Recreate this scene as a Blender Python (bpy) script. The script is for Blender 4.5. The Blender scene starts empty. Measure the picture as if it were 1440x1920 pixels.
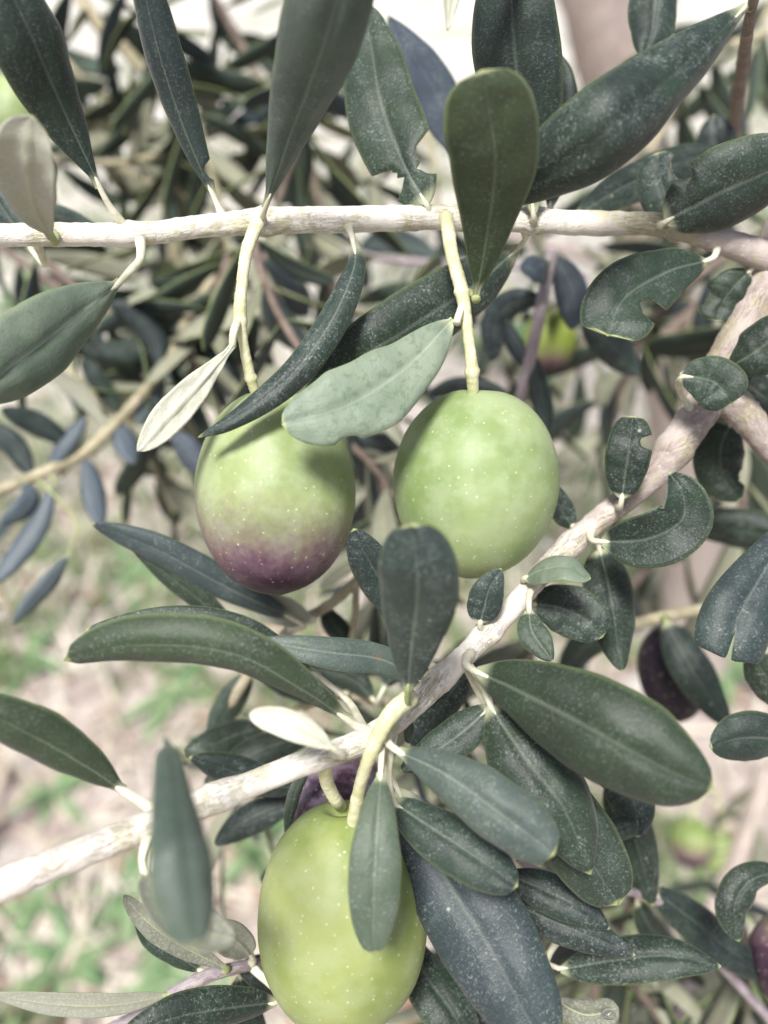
import bpy, math, random
import numpy as np
from mathutils import Vector, Matrix, noise as mnoise

random.seed(7)
rng = random.Random(11)
R = math.radians

# ------------------------------------------------------------------ camera
sc = bpy.context.scene
PITCH = 40.0
CAM = Vector((0, 0, 1.10))
FWD = Vector((0, math.cos(R(PITCH)), -math.sin(R(PITCH))))
UP = Vector((0, math.sin(R(PITCH)), math.cos(R(PITCH))))
RIGHT = Vector((1, 0, 0))
FPX = 1663.0                       # focal length in photo pixels (1920 high, 60 deg)
cd = bpy.data.cameras.new('camera')
cam = bpy.data.objects.new('camera', cd)
sc.collection.objects.link(cam)
cam.location = CAM
cam.rotation_euler = (R(90 - PITCH), 0, 0)
cd.sensor_fit = 'VERTICAL'
cd.sensor_height = 36.0
cd.lens = 36.0 * FPX / 1920.0
cd.clip_start = 0.005
cd.clip_end = 800
cd.dof.use_dof = True
cd.dof.focus_distance = 0.131
cd.dof.aperture_fstop = 11.2
cd.dof.aperture_blades = 0
sc.camera = cam

# ------------------------------------------------------------------ light
SUN_EL, SUN_AZ = 66.0, -24.0       # azimuth from +Y, negative = camera left
w = bpy.data.worlds.new('World'); sc.world = w; w.use_nodes = True
nt = w.node_tree; nt.nodes.clear()
sky = nt.nodes.new('ShaderNodeTexSky'); sky.sky_type = 'NISHITA'; sky.sun_disc = False
sky.sun_elevation = R(SUN_EL); sky.sun_rotation = R(SUN_AZ)
sky.air_density = 1.0; sky.dust_density = 4.0; sky.ozone_density = 1.0
bg = nt.nodes.new('ShaderNodeBackground'); bg.inputs[1].default_value = 0.060
wo = nt.nodes.new('ShaderNodeOutputWorld')
nt.links.new(sky.outputs[0], bg.inputs[0]); nt.links.new(bg.outputs[0], wo.inputs[0])
sd = bpy.data.lights.new('sun', 'SUN'); sd.energy = 3.2; sd.angle = R(13); sd.color = (1.0, 0.985, 0.965)
sun = bpy.data.objects.new('sun', sd); sc.collection.objects.link(sun)
sdir = Vector((math.sin(R(SUN_AZ)) * math.cos(R(SUN_EL)), -abs(math.cos(R(SUN_AZ))) * math.cos(R(SUN_EL)), math.sin(R(SUN_EL))))
sky.sun_rotation = math.atan2(sdir.x, sdir.y)
sun.rotation_euler = (-sdir).to_track_quat('-Z', 'Y').to_euler()
sc.view_settings.view_transform = 'Standard'
sc.view_settings.look = 'None'
sc.view_settings.gamma = 1.0
sc.view_settings.exposure = 1.02
sc.view_settings.use_curve_mapping = False
sc.cycles.use_denoising = True
sc.cycles.max_bounces = 6
sc.cycles.transmission_bounces = 4

# ------------------------------------------------------------------ helpers
def P(x, y, d):
    """photo pixel + distance along the view axis (mm) -> world point"""
    d = d * 0.001
    return CAM + FWD * d + RIGHT * ((x - 720) / FPX * d) + UP * ((960 - y) / FPX * d)

def proj(p):
    q = p - CAM
    d = q.dot(FWD)
    return 720 + q.dot(RIGHT) / d * FPX, 960 - q.dot(UP) / d * FPX, d * 1000

def catmull(pts, n):
    pts = [np.array(p, float) for p in pts]
    if len(pts) == 2:
        return [pts[0] + (pts[1] - pts[0]) * i / n for i in range(n + 1)]
    seg = [max(1e-9, np.linalg.norm(pts[i + 1] - pts[i])) for i in range(len(pts) - 1)]
    cum = np.concatenate([[0], np.cumsum(seg)])
    ext = [2 * pts[0] - pts[1]] + pts + [2 * pts[-1] - pts[-2]]
    out = []
    for i in range(n + 1):
        s = cum[-1] * i / n
        k = min(len(seg) - 1, int(np.searchsorted(cum, s, side='right') - 1))
        t = (s - cum[k]) / seg[k]
        p0, p1, p2, p3 = ext[k:k + 4]
        out.append(0.5 * (2 * p1 + (p2 - p0) * t + (2 * p0 - 5 * p1 + 4 * p2 - p3) * t * t + (3 * p1 - p0 - 3 * p2 + p3) * t ** 3))
    return out

COL = sc.collection
def link(name, me, parent=None, loc=(0, 0, 0)):
    o = bpy.data.objects.new(name, me); COL.objects.link(o)
    o.location = loc
    if parent is not None: o.parent = parent
    return o

def thing(name, label, cat, loc, group=None):
    o = link(name, None, None, loc)
    o.empty_display_size = 0.01
    o['label'] = label; o['category'] = cat
    if group: o['group'] = group
    return o

def mesh(name, vs, fs, mats, fmat=None, uvs=None, smooth=True):
    me = bpy.data.meshes.new(name)
    me.from_pydata([tuple(v) for v in vs], [], fs)
    for m in mats: me.materials.append(m)
    if fmat is not None: me.polygons.foreach_set('material_index', fmat)
    if smooth: me.polygons.foreach_set('use_smooth', [True] * len(me.polygons))
    if uvs is not None:
        ul = me.uv_layers.new(name='UVMap')
        idx = np.empty(len(me.loops), dtype=np.int32); me.loops.foreach_get('vertex_index', idx)
        ul.data.foreach_set('uv', np.array(uvs, dtype=np.float32)[idx].ravel())
    me.update()
    return me

# ------------------------------------------------------------------ materials
def newmat(name):
    m = bpy.data.materials.new(name); m.use_nodes = True
    t = m.node_tree; t.nodes.clear()
    out = t.nodes.new('ShaderNodeOutputMaterial'); b = t.nodes.new('ShaderNodeBsdfPrincipled')
    t.links.new(b.outputs[0], out.inputs[0])
    return m, t, b, out

class N:
    def __init__(s, t): s.t = t
    def _set(s, sock, v):
        if isinstance(v, bpy.types.NodeSocket): s.t.links.new(v, sock)
        elif v is not None:
            if sock.type == 'VECTOR' and isinstance(v, (int, float)): v = (v, v, v)
            sock.default_value = v
    def math(s, op, a, b=None, c=None, clamp=False):
        n = s.t.nodes.new('ShaderNodeMath'); n.operation = op; n.use_clamp = clamp
        for i, v in enumerate((a, b, c)):
            if v is not None: s._set(n.inputs[i], v)
        return n.outputs[0]
    def mix(s, f, a, b, mode='MIX'):
        n = s.t.nodes.new('ShaderNodeMix'); n.data_type = 'RGBA'; n.blend_type = mode
        s._set(n.inputs[0], f)
        for i, v in ((6, a), (7, b)):
            if isinstance(v, (tuple, list)): v = (*v[:3], 1)
            s._set(n.inputs[i], v)
        return n.outputs[2]
    def noise(s, vec, scale, detail=2, rough=.5, dist=0):
        n = s.t.nodes.new('ShaderNodeTexNoise'); s._set(n.inputs['Vector'], vec)
        n.inputs['Scale'].default_value = scale; n.inputs['Detail'].default_value = detail
        n.inputs['Roughness'].default_value = rough; n.inputs['Distortion'].default_value = dist
        return n.outputs[0]
    def voro(s, vec, scale, feature='F1', rnd=1.0):
        n = s.t.nodes.new('ShaderNodeTexVoronoi'); n.feature = feature; s._set(n.inputs['Vector'], vec)
        n.inputs['Scale'].default_value = scale; n.inputs['Randomness'].default_value = rnd
        return n
    def step(s, v, lo, hi):
        n = s.t.nodes.new('ShaderNodeMapRange'); n.interpolation_type = 'SMOOTHSTEP'
        s._set(n.inputs[0], v); s._set(n.inputs[1], lo); s._set(n.inputs[2], hi)
        n.inputs[3].default_value = 0; n.inputs[4].default_value = 1
        return n.outputs[0]
    def coord(s, k='Object'):
        return s.t.nodes.new('ShaderNodeTexCoord').outputs[k]
    def attr(s, name):
        n = s.t.nodes.new('ShaderNodeAttribute'); n.attribute_type = 'OBJECT'; n.attribute_name = name
        return n.outputs['Fac']
    def rand(s):
        return s.t.nodes.new('ShaderNodeObjectInfo').outputs['Random']
    def sep(s, v):
        n = s.t.nodes.new('ShaderNodeSeparateXYZ'); s._set(n.inputs[0], v); return n.outputs
    def mapping(s, v, scale):
        n = s.t.nodes.new('ShaderNodeMapping'); s._set(n.inputs[0], v); n.inputs['Scale'].default_value = scale
        return n.outputs[0]
    def bump(s, h, strength, dist):
        n = s.t.nodes.new('ShaderNodeBump'); n.inputs['Strength'].default_value = strength
        n.inputs['Distance'].default_value = dist; s._set(n.inputs['Height'], h)
        return n.outputs[0]
    def add(s, v, w):
        n = s.t.nodes.new('ShaderNodeVectorMath'); n.operation = 'ADD'; s._set(n.inputs[0], v); s._set(n.inputs[1], w)
        return n.outputs[0]

def leaf_mat(name, under=False):
    m, t, b, out = newmat(name); n = N(t)
    oc = n.coord('Object'); uv = n.coord('UV'); sx = n.sep(uv)
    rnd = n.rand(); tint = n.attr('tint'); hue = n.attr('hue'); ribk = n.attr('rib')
    off = n.math('MULTIPLY', rnd, 3.7)
    oc2 = n.add(oc, off)
    big = n.noise(oc2, 110, 3, .6)
    med = n.noise(oc2, 700, 3, .65)
    fine = n.noise(oc2, 2500, 2, .7)
    d = n.math('ABSOLUTE', n.math('SUBTRACT', sx[1], .5))
    taper = n.math('SUBTRACT', 1.0, n.math('MULTIPLY', sx[0], .75))
    rib = n.math('SUBTRACT', 1.0, n.step(d, n.math('MULTIPLY', taper, .006), n.math('MULTIPLY', taper, .060)))
    streak = n.noise(n.mapping(n.add(uv, off), (230, 17, 1)), 1.0, 3, .65)
    base_pale = n.math('SUBTRACT', 1.0, n.step(sx[0], .01, .075))
    tip_pale = n.step(sx[0], .972, .995)
    if not under:
        bg_ = n.step(big, .35, .65)
        dark = n.mix(bg_, (.0075, .0125, .0095), (.011, .022, .0125))
        mid_ = n.mix(bg_, (.018, .029, .022), (.025, .043, .027))
        light = n.mix(bg_, (.180, .235, .175), (.275, .325, .245))
        c = n.mix(n.math('MULTIPLY', tint, 2.0, clamp=True), dark, mid_)
        c = n.mix(n.math('SUBTRACT', n.math('MULTIPLY', tint, 2.0), 1.0, clamp=True), c, light)
        c = n.mix(n.math('MULTIPLY', hue, .75, clamp=True), c, n.mix(tint, (.022, .030, .050), (.105, .128, .175)))  # positive hue: blue sky reflection painted into the leaf colour
        c = n.mix(n.math('MULTIPLY', hue, -.75, clamp=True), c, n.mix(tint, (.020, .032, .010), (.130, .170, .060)))
        grey = n.mix(.60, c, (.150, .180, .162))
        c = n.mix(n.math('MULTIPLY', n.step(med, .50, .34), n.math('MULTIPLY', tint, .55)), c, n.mix(tint, (.03, .05, .03), (.085, .150, .080)))
        # grey felt of tiny scales: patchy, streaked and speckled
        patch = n.math('MULTIPLY', n.step(n.noise(oc2, 230, 3, .6), .34, .70), n.math('ADD', .25, n.math('MULTIPLY', rnd, .85)))
        c = n.mix(n.math('MULTIPLY', n.step(med, .42, .72), n.math('MULTIPLY', patch, .55)), c, grey)
        sp = n.step(n.math('ADD', n.math('MULTIPLY', fine, .6), n.math('MULTIPLY', streak, .4)), .50, .62)
        c = n.mix(n.math('MULTIPLY', sp, n.math('ADD', .24, n.math('MULTIPLY', patch, .46))), c, grey)
        c = n.mix(n.math('MULTIPLY', n.step(fine, .58, .68), n.math('MULTIPLY', patch, .42)), c, (.30, .33, .305))
        v = n.voro(oc2, 230)
        spot = n.math('MULTIPLY', n.math('SUBTRACT', 1.0, n.step(v.outputs['Distance'], .03, .09)), n.step(n.noise(oc2, 60, 1), .57, .63))
        c = n.mix(n.math('MULTIPLY', spot, .5), c, (.40, .43, .36))
        vb = n.voro(oc2, 75)
        fleck = n.math('MULTIPLY', n.math('SUBTRACT', 1.0, n.step(vb.outputs['Distance'], .03, .10)), n.step(n.sep(vb.outputs['Color'])[0], .86, .9))
        c = n.mix(n.math('MULTIPLY', fleck, .7), c, (.20, .10, .06))
        c = n.mix(n.math('MULTIPLY', n.math('MULTIPLY', rib, ribk), n.math('MULTIPLY', taper, .24)), c, n.mix(tint, (.20, .24, .18), (.55, .58, .50)))
        c = n.mix(n.math('MULTIPLY', base_pale, .8), c, (.40, .42, .27))
        rim = n.math('MULTIPLY', n.step(d, .44, .495), n.math('ADD', .26, n.math('MULTIPLY', hue, -.5)), clamp=True)
        c = n.mix(rim, c, n.mix(tint, (.11, .15, .06), (.28, .33, .18)))
        c = n.mix(tip_pale, c, (.33, .36, .17))
        b.inputs['Roughness'].default_value = .50
        b.inputs['Specular IOR Level'].default_value = .30
        b.inputs['Sheen Weight'].default_value = .05
        b.inputs['Sheen Roughness'].default_value = .45
        bh = n.math('ADD', n.math('MULTIPLY', fine, .6), n.math('ADD', n.math('MULTIPLY', med, .25), n.math('MULTIPLY', streak, .1)))
        t.links.new(n.bump(bh, .6, .00024), b.inputs['Normal'])
    else:
        c = n.mix(tint, (.13, .135, .100), (.62, .62, .50))
        c = n.mix(n.math('MULTIPLY', n.step(med, .4, .7), .3), c, (.30, .31, .25))
        c = n.mix(n.math('MULTIPLY', n.step(fine, .5, .65), .25), c, (.50, .50, .42))
        c = n.mix(n.math('MULTIPLY', rib, .6), c, (.42, .44, .24))
        b.inputs['Roughness'].default_value = .7
        b.inputs['Specular IOR Level'].default_value = .25
        b.inputs['Sheen Weight'].default_value = .15
        t.links.new(n.bump(fine, .4, .0002), b.inputs['Normal'])
    t.links.new(c, b.inputs['Base Color'])
    return m

M_TOP = leaf_mat('leaf_upper_side')
M_UND = leaf_mat('leaf_under_side', True)

def simple(name, c0, c1, scale, rough=.6, bump=.3, dist=.0003, spec=.3, detail=4, sss=0):
    m, t, b, out = newmat(name); n = N(t)
    oc = n.add(n.coord('Object'), n.math('MULTIPLY', n.rand(), 2.3))
    f = n.noise(oc, scale, detail, .6)
    t.links.new(n.mix(n.step(f, .35, .65), c0, c1), b.inputs['Base Color'])
    b.inputs['Roughness'].default_value = rough; b.inputs['Specular IOR Level'].default_value = spec
    if bump: t.links.new(n.bump(n.noise(oc, scale * 4, 3, .6), bump, dist), b.inputs['Normal'])
    return m

M_EDGE = simple('leaf_margin', (.17, .22, .07), (.27, .31, .12), 400, .5)
M_SCAR = simple('dried_bite_edge', (.20, .12, .07), (.50, .42, .30), 900, .8)
M_PET = simple('leaf_petiole', (.50, .49, .35), (.66, .63, .50), 500, .55)
M_PETG = simple('leaf_petiole_green', (.24, .29, .12), (.36, .38, .18), 500, .55)
M_STALK = simple('olive_stalk', (.50, .50, .27), (.66, .63, .44), 350, .5, .35, .0004)

def bark(name, pale, mid, dark, green, gscale=1.0, gamt=.5, crack=.6, old=None):
    m, t, b, out = newmat(name); n = N(t)
    uv = n.coord('UV'); oc = n.coord('Object')
    st = n.mapping(uv, (1, 1, 1))
    lo = n.noise(oc, 160, 4, .65, .3)
    c = n.mix(n.step(lo, .36, .64), mid, pale)
    if old:
        age = n.step(n.math('ADD', n.sep(uv)[0], n.math('MULTIPLY', lo, 14)), old[0], old[1])
        c = n.mix(age, c, n.mix(n.step(lo, .36, .64), (.30, .245, .215), (.46, .40, .36)))
    g = n.step(n.noise(oc, 120 * gscale, 4, .65, .6), .52, .58)
    c = n.mix(n.math('MULTIPLY', g, gamt), c, green)
    # lengthwise cracks: noise stretched along the stem (UV.x = mm along, UV.y = mm around)
    cv = n.noise(n.mapping(uv, (.28, 2.2, 1)), 1.1, 4, .7, .6)
    ck = n.math('SUBTRACT', 1.0, n.step(n.math('ABSOLUTE', n.math('SUBTRACT', cv, .47)), .006, .045))
    ck = n.math('MULTIPLY', ck, n.step(n.noise(oc, 120, 2), .38, .62))
    c = n.mix(n.math('MULTIPLY', ck, crack), c, dark)
    sp = n.voro(uv, .75); dot = n.math('SUBTRACT', 1.0, n.step(sp.outputs['Distance'], .10, .22))
    c = n.mix(n.math('MULTIPLY', dot, .35), c, pale)
    t.links.new(c, b.inputs['Base Color'])
    b.inputs['Roughness'].default_value = .75; b.inputs['Specular IOR Level'].default_value = .25
    h = n.math('ADD', n.math('MULTIPLY', ck, -.7), n.math('MULTIPLY', n.noise(n.mapping(uv, (.5, 1.6, 1)), 2.2, 4, .7), .8))
    h = n.math('ADD', h, n.math('MULTIPLY', dot, .25))
    t.links.new(n.bump(h, .5, .0005), b.inputs['Normal'])
    return m

M_BARK = bark('pale_twig_bark', (.80, .76, .69), (.68, .63, .55), (.20, .15, .11), (.42, .41, .20), 1, .5, .6, old=(96, 124))
M_BARK2 = bark('grey_branch_bark', (.78, .74, .67), (.66, .61, .53), (.15, .11, .09), (.38, .36, .18), 1, .40, .7, old=(112, 62))
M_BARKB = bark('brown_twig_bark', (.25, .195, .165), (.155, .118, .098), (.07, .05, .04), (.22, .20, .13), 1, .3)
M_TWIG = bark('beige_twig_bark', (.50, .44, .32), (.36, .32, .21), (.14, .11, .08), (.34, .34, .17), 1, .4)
M_TWIGP = bark('mauve_twig_bark', (.42, .36, .37), (.30, .25, .27), (.12, .09, .10), (.30, .29, .20), 1, .2)
M_TRUNK = bark('trunk_bark', (.52, .44, .40), (.40, .33, .29), (.18, .13, .11), (.36, .33, .27), .1, .25, .3)

def olive_mat():
    m, t, b, out = newmat('olive_skin'); n = N(t)
    oc = n.add(n.coord('Object'), n.math('MULTIPLY', n.rand(), .9)); uv = n.sep(n.coord('UV'))
    ripe = n.attr('ripe'); yel = n.attr('yellow'); bloom = n.attr('bloom')
    n1 = n.noise(oc, 75, 3, .55); n2 = n.noise(oc, 240, 4, .6); n3 = n.noise(oc, 900, 2, .5)
    g = n.mix(n.step(n1, .35, .68), (.125, .205, .042), (.255, .335, .130))
    y = n.mix(n.step(n1, .35, .68), (.160, .205, .028), (.280, .310, .080))
    c = n.mix(yel, g, y)
    c = n.mix(n.math('MULTIPLY', n.math('ADD', .35, n.math('MULTIPLY', n.step(n2, .38, .66), .45)), bloom), c, (.40, .455, .31))
    # paler spot near the stalk end
    # ripening: purple creeping up from the blossom end
    q = n.math('ADD', uv[1], n.math('MULTIPLY', n.math('SUBTRACT', n.noise(oc, 110, 4, .6), .5), .17))
    q = n.math('ADD', q, n.math('MULTIPLY', n.math('SUBTRACT', n3, .5), .14))
    q = n.math('SUBTRACT', q, n.math('MULTIPLY', n.sep(n.coord('Object'))[0], 2.6))
    e0 = n.math('SUBTRACT', 1.0, ripe)
    pk = n.step(q, n.math('SUBTRACT', e0, .20), n.math('ADD', e0, .10))
    pd = n.step(q, n.math('SUBTRACT', e0, .03), n.math('ADD', e0, .22))
    pc = n.mix(pd, (.160, .085, .112), (.026, .007, .020))
    pc = n.mix(n.math('MULTIPLY', n.step(n2, .40, .70), n.math('MULTIPLY', bloom, .32)), pc, (.27, .225, .275))
    pc = n.mix(n.step(ripe, 1.0, 1.25), pc, (.016, .010, .017))
    c = n.mix(pk, c, pc)
    for sca, r0, r1, amt in ((820, .10, .22, .40), (460, .055, .12, .55)):
        v = n.voro(n.add(oc, sca * .01), sca)
        dot = n.math('SUBTRACT', 1.0, n.step(v.outputs['Distance'], r0, r1))
        keep = n.step(n.sep(v.outputs['Color'])[0], .1, .9)
        c = n.mix(n.math('MULTIPLY', n.math('MULTIPLY', dot, keep), amt), c, (.62, .64, .45))
    # darker bruise flecks
    v = n.voro(oc, 150); fl = n.math('MULTIPLY', n.math('SUBTRACT', 1.0, n.step(v.outputs['Distance'], .06, .15)), n.step(n.sep(v.outputs['Color'])[1], .72, .8))
    c = n.mix(n.math('MULTIPLY', fl, .45), c, (.16, .21, .03))
    t.links.new(c, b.inputs['Base Color'])
    t.links.new(n.math('ADD', .32, n.math('MULTIPLY', n2, .30)), b.inputs['Roughness'])
    b.inputs['Specular IOR Level'].default_value = .32
    b.inputs['Subsurface Weight'].default_value = .12
    b.inputs['Subsurface Radius'].default_value = (1.0, .8, .3)
    b.inputs['Subsurface Scale'].default_value = .0012
    t.links.new(n.bump(n.math('ADD', n.math('MULTIPLY', n2, .7), n.math('MULTIPLY', n3, .3)), .22, .0004), b.inputs['Normal'])
    return m
M_OLIVE = olive_mat()

# ------------------------------------------------------------------ stems
def tube(name, pts, parent, mat, origin, seg=14, nn=None, lump=.05, nodes=(), world=False, caps=True, seed=0):
    """pts: (x, y, d, r_px) photo points, or world (x,y,z,r_m)"""
    nn = nn or max(8, 7 * len(pts))
    if not world:
        pts = [(*P(x, y, d), r * d * .001 / FPX) for x, y, d, r in pts]
    sm = catmull(pts, nn)
    vs, fs, uvs = [], [], []
    N0 = None; along = 0
    for i, s in enumerate(sm):
        p = Vector(s[:3])
        a = Vector(sm[max(0, i - 1)][:3]); c = Vector(sm[min(nn, i + 1)][:3])
        T = (c - a).normalized()
        if N0 is None:
            N0 = T.orthogonal().normalized()
        else:
            N0 = (N0 - T * N0.dot(T)).normalized()
            along += (p - Vector(sm[i - 1][:3])).length
        B = T.cross(N0)
        r = s[3]
        u = i / nn
        for (u0, amt, wd) in nodes:
            r *= 1 + amt * math.exp(-((u - u0) / wd) ** 2)
        for k in range(seg + 1):
            th = 2 * math.pi * k / seg
            dr = N0 * math.cos(th) + B * math.sin(th)
            q = p + dr * r
            if lump:
                q = p + dr * r * (1 + lump * 2 * mnoise.noise(q * (0.55 / max(s[3], 1e-5)) + Vector((seed, 0, 0))) + lump * .8 * mnoise.noise(q * (2.1 / max(s[3], 1e-5))))
            vs.append(q - origin); uvs.append((along * 1000, th * s[3] * 1000))
    W = seg + 1
    for i in range(nn):
        for k in range(seg):
            fs.append((i * W + k, i * W + k + 1, (i + 1) * W + k + 1, (i + 1) * W + k))
    if caps:
        for i, rev in ((0, True), (nn, False)):
            ci = len(vs); vs.append(Vector(sm[i][:3]) - origin); uvs.append((0, 0))
            for k in range(seg):
                f = (ci, i * W + k, i * W + k + 1)
                fs.append(f[::-1] if rev else f)
    me = mesh(name, vs, fs, [mat], uvs=uvs)
    o = link(name, me, parent)
    return o, sm

BR = {}          # key -> dict(root, origin, path)
def branch(key, pts, label, mat, name='olive_branch', cat='branch', group=None, nodes=(), lump=.05, seg=16, part='stem'):
    org = P(*pts[0][:3])
    root = thing(name, label, cat, org, group)
    o, sm = tube(part, pts, root, mat, org, seg=seg, nn=14 * len(pts), lump=lump, nodes=nodes, seed=len(BR) * 3.1)
    path = [(proj(Vector(s[:3])), s[3]) for s in sm]
    BR[key] = dict(root=root, org=org, path=[path])
    return root
def limb(key, pts, mat, nodes=(), lump=.05, seg=14, part='side_stem'):
    b = BR[key]
    o, sm = tube(part, pts, b['root'], mat, b['org'], seg=seg, nn=12 * len(pts), lump=lump, nodes=nodes, seed=5.5)
    b['path'].append([(proj(Vector(s[:3])), s[3]) for s in sm])
    return o
def attach(key, x, y):
    best = None
    for path in BR[key]['path']:
        for (q, r) in path:
            e = (q[0] - x) ** 2 + (q[1] - y) ** 2
            if best is None or e < best[0]: best = (e, q, r)
    return best[1], best[2]

# ------------------------------------------------------------------ leaves
def leaf(key, pts, w, ab=(.75, .5), roll=0, roll2=None, fold=.10, curl=.36, under=False, tint=.4, bites=(), notch=0,
         asym=0, to=None, wav=.03, nu=34, nv=12, thick=.28, label=None, pet=1.0, green=False, petpts=None, tipcurl=0, hue=0, rib=1):
    b = BR[key]
    nv2 = nv // 2 * 2
    if bites: nu = 64
    sm = [Vector(P(*p)) for p in catmull(pts, nu)]
    roll2 = roll if roll2 is None else roll2
    org = sm[0].copy()
    a_, b_ = ab[0] * 1.28, ab[1] * 1.38
    pk = a_ / (a_ + b_); fmax = pk ** a_ * (1 - pk) ** b_
    seed = rng.random() * 50
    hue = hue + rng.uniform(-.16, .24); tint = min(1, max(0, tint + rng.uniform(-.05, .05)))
    dmid = proj(sm[nu // 2])[2] * .001
    wm = w * .5 * dmid / FPX
    top, bot, uvs = [], [], []
    wb = .00055 * pet
    for i in range(nu + 1):
        # resample u so both ends get rings
        u = i / nu
        p = sm[i]
        T = (sm[min(nu, i + 1)] - sm[max(0, i - 1)]).normalized()
        V = (CAM - p).normalized()
        N0 = (V - T * V.dot(T)).normalized()
        S0 = T.cross(N0)
        ra = R(roll + (roll2 - roll) * u + (180 if under else 0))
        S = S0 * math.cos(ra) + N0 * math.sin(ra)
        Nn = N0 * math.cos(ra) - S0 * math.sin(ra)
        cr = max(.42, abs(math.cos(R(roll + (roll2 - roll) * u))))
        f = (max(u, 1e-6) ** a_ * max(1 - u, 1e-6) ** b_) / fmax
        hw = max(wm * f / cr, wb if u < .12 else 0.00008)
        for j in range(nv2 + 1):
            v = j / nv2 * 2 - 1
            side = 1 if v > 0 else -1
            h = hw * (1 + asym * side)
            for (u0, sd_, dep, ru) in bites:
                if sd_ == side and abs(u - u0) < ru:
                    h *= 1 - dep * math.sqrt(1 - ((u - u0) / ru) ** 2) * (1 + .30 * mnoise.noise(Vector((u * 55, seed, 0))) + .15 * mnoise.noise(Vector((u * 150, seed, 4))))
            wob = 1 + wav * mnoise.noise(Vector((u * 5, seed, side * 3))) * 2
            x = h * v * wob
            av = abs(v)
            z = fold * h * av - 1.35 * curl * h * av ** 2.4
            z += wav * 2.2 * hw * av * mnoise.noise(Vector((u * 4.5, seed + 9, side * 2.0)))
            z -= .07 * hw * math.exp(-(v / .10) ** 2)
            q = p + S * x + Nn * z
            if notch and u > .6:
                q = q - T * ((sm[-1] - sm[0]).length * notch * ((u - .6) / .4) * math.exp(-((v - .05) / .20) ** 2))
            if tipcurl:
                q = q + Nn * (tipcurl * wm * max(0, u - .55) ** 2 * 4)
            q = q + Nn * (.22 * wm * mnoise.noise(Vector((u * 3.2, seed + 20, 0))) * u)
            q = q + Nn * (.06 * wm * mnoise.noise(Vector((u * 9, v * 2.2, seed))))
            th = thick * .001 * (1 - .55 * av ** 4)
            qb = q - Nn * (th + (.10 * hw * math.exp(-(v / .09) ** 2) * (1 - u)))
            top.append(q - org); bot.append(qb - org); uvs.append((u * (.95 if notch else 1), .5 + .5 * v))
    W = nv2 + 1
    vs = top + bot; off = len(top); fs = []; fm = []
    for i in range(nu):
        for j in range(nv2):
            a = i * W + j
            fs.append((a, a + 1, a + W + 1, a + W)); fm.append(0)
            fs.append((off + a, off + a + W, off + a + W + 1, off + a + 1)); fm.append(1)
        for j in (0, nv2):
            a = i * W + j
            f = (a, a + W, off + a + W, off + a)
            sd2 = -1 if j == 0 else 1
            bit = any(b2[1] == sd2 and abs((i + .5) / nu - b2[0]) < b2[3] * 1.05 for b2 in bites)
            fs.append(f if j == 0 else f[::-1]); fm.append(3 if bit else 2)
    for j in range(nv2):
        a = nu * W + j
        fs.append((a, a + 1, off + a + 1, off + a)); fm.append(2)
    me = mesh('leaf', vs, fs, [M_TOP, M_UND, M_EDGE, M_SCAR], fm, uvs + uvs)
    o = link('leaf', me, b['root'], org - b['org'])
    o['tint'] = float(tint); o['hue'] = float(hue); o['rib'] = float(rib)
    if label: o['label'] = label
    if to is not False:
        tx, ty = to if to else pts[0][:2]
        q, r = attach(key, tx, ty)
        tgt = P(q[0], q[1], q[2])
        vd = (CAM - tgt).normalized()
        dirb = (org - tgt); dirb = dirb.normalized() if dirb.length > 1e-6 else vd
        tgt = tgt + dirb * r * .55
        Tn = (sm[1] - sm[0]).normalized(); Nn0 = (CAM - org).normalized()
        L = (org - tgt).length
        ri = .00052 * pet
        if petpts:
            pp = [(*(P(*z)), ri * 1.05) for z in petpts]
            pl = [(*(org + Tn * .002 - Nn0 * .0003), ri * .30), (*(org + Tn * .0005), ri * .75)] + pp + [(*tgt, ri * 1.5)]
        else:
            midp = org - Tn * (L * .4)
            midp = midp * .6 + (org + tgt) * .5 * .4
            pl = [(*(sm[max(1, nu // 16)] - Nn0 * .0003), ri * .30), (*(org + Tn * .0004), ri * .75), (*midp, ri), (*tgt, ri * 1.6)]
        po, _ = tube('petiole', pl, o, M_PETG if green else M_PET, org, seg=8, nn=10, lump=.04, world=True)
    return o

# shared low-poly leaves for the background sprigs
def proto_leaf(k):
    r = random.Random(100 + k)
    nu, nv = 10, 4
    top, bot, uvs = [], [], []
    sag = r.uniform(-.22, .10); side = r.uniform(-.12, .12); curl = r.uniform(.1, .5); fold = r.uniform(0, .35); tw = r.uniform(-.6, .6)
    hw = r.uniform(.105, .140)
    for i in range(nu + 1):
        u = i / nu
        f = (max(u, 1e-5) ** .75 * max(1 - u, 1e-5) ** .5) / (.6 ** .75 * .4 ** .5)
        c = Vector((side * 4 * u * (1 - u), u, sag * u * u))
        for j in range(nv + 1):
            v = j / nv * 2 - 1
            x = hw * f * v; z = hw * f * (fold * abs(v) - curl * v * v)
            a = tw * (u - .2)
            q = c + Vector((x * math.cos(a) - z * math.sin(a), 0, x * math.sin(a) + z * math.cos(a)))
            top.append(q); bot.append(q - Vector((0, 0, .008))); uvs.append((u, .5 + .5 * v))
    W = nv + 1; off = len(top); fs = []; fm = []
    for i in range(nu):
        for j in range(nv):
            a = i * W + j
            fs.append((a, a + 1, a + W + 1, a + W)); fm.append(0)
            fs.append((off + a, off + a + W, off + a + W + 1, off + a + 1)); fm.append(1)
        for j in (0, nv):
            a = i * W + j; f = (a, a + W, off + a + W, off + a)
            fs.append(f if j == 0 else f[::-1]); fm.append(2)
    return mesh('leaf', top + bot, fs, [M_TOP_BG, M_UND_BG, M_EDGE], fm, uvs + uvs)

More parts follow.
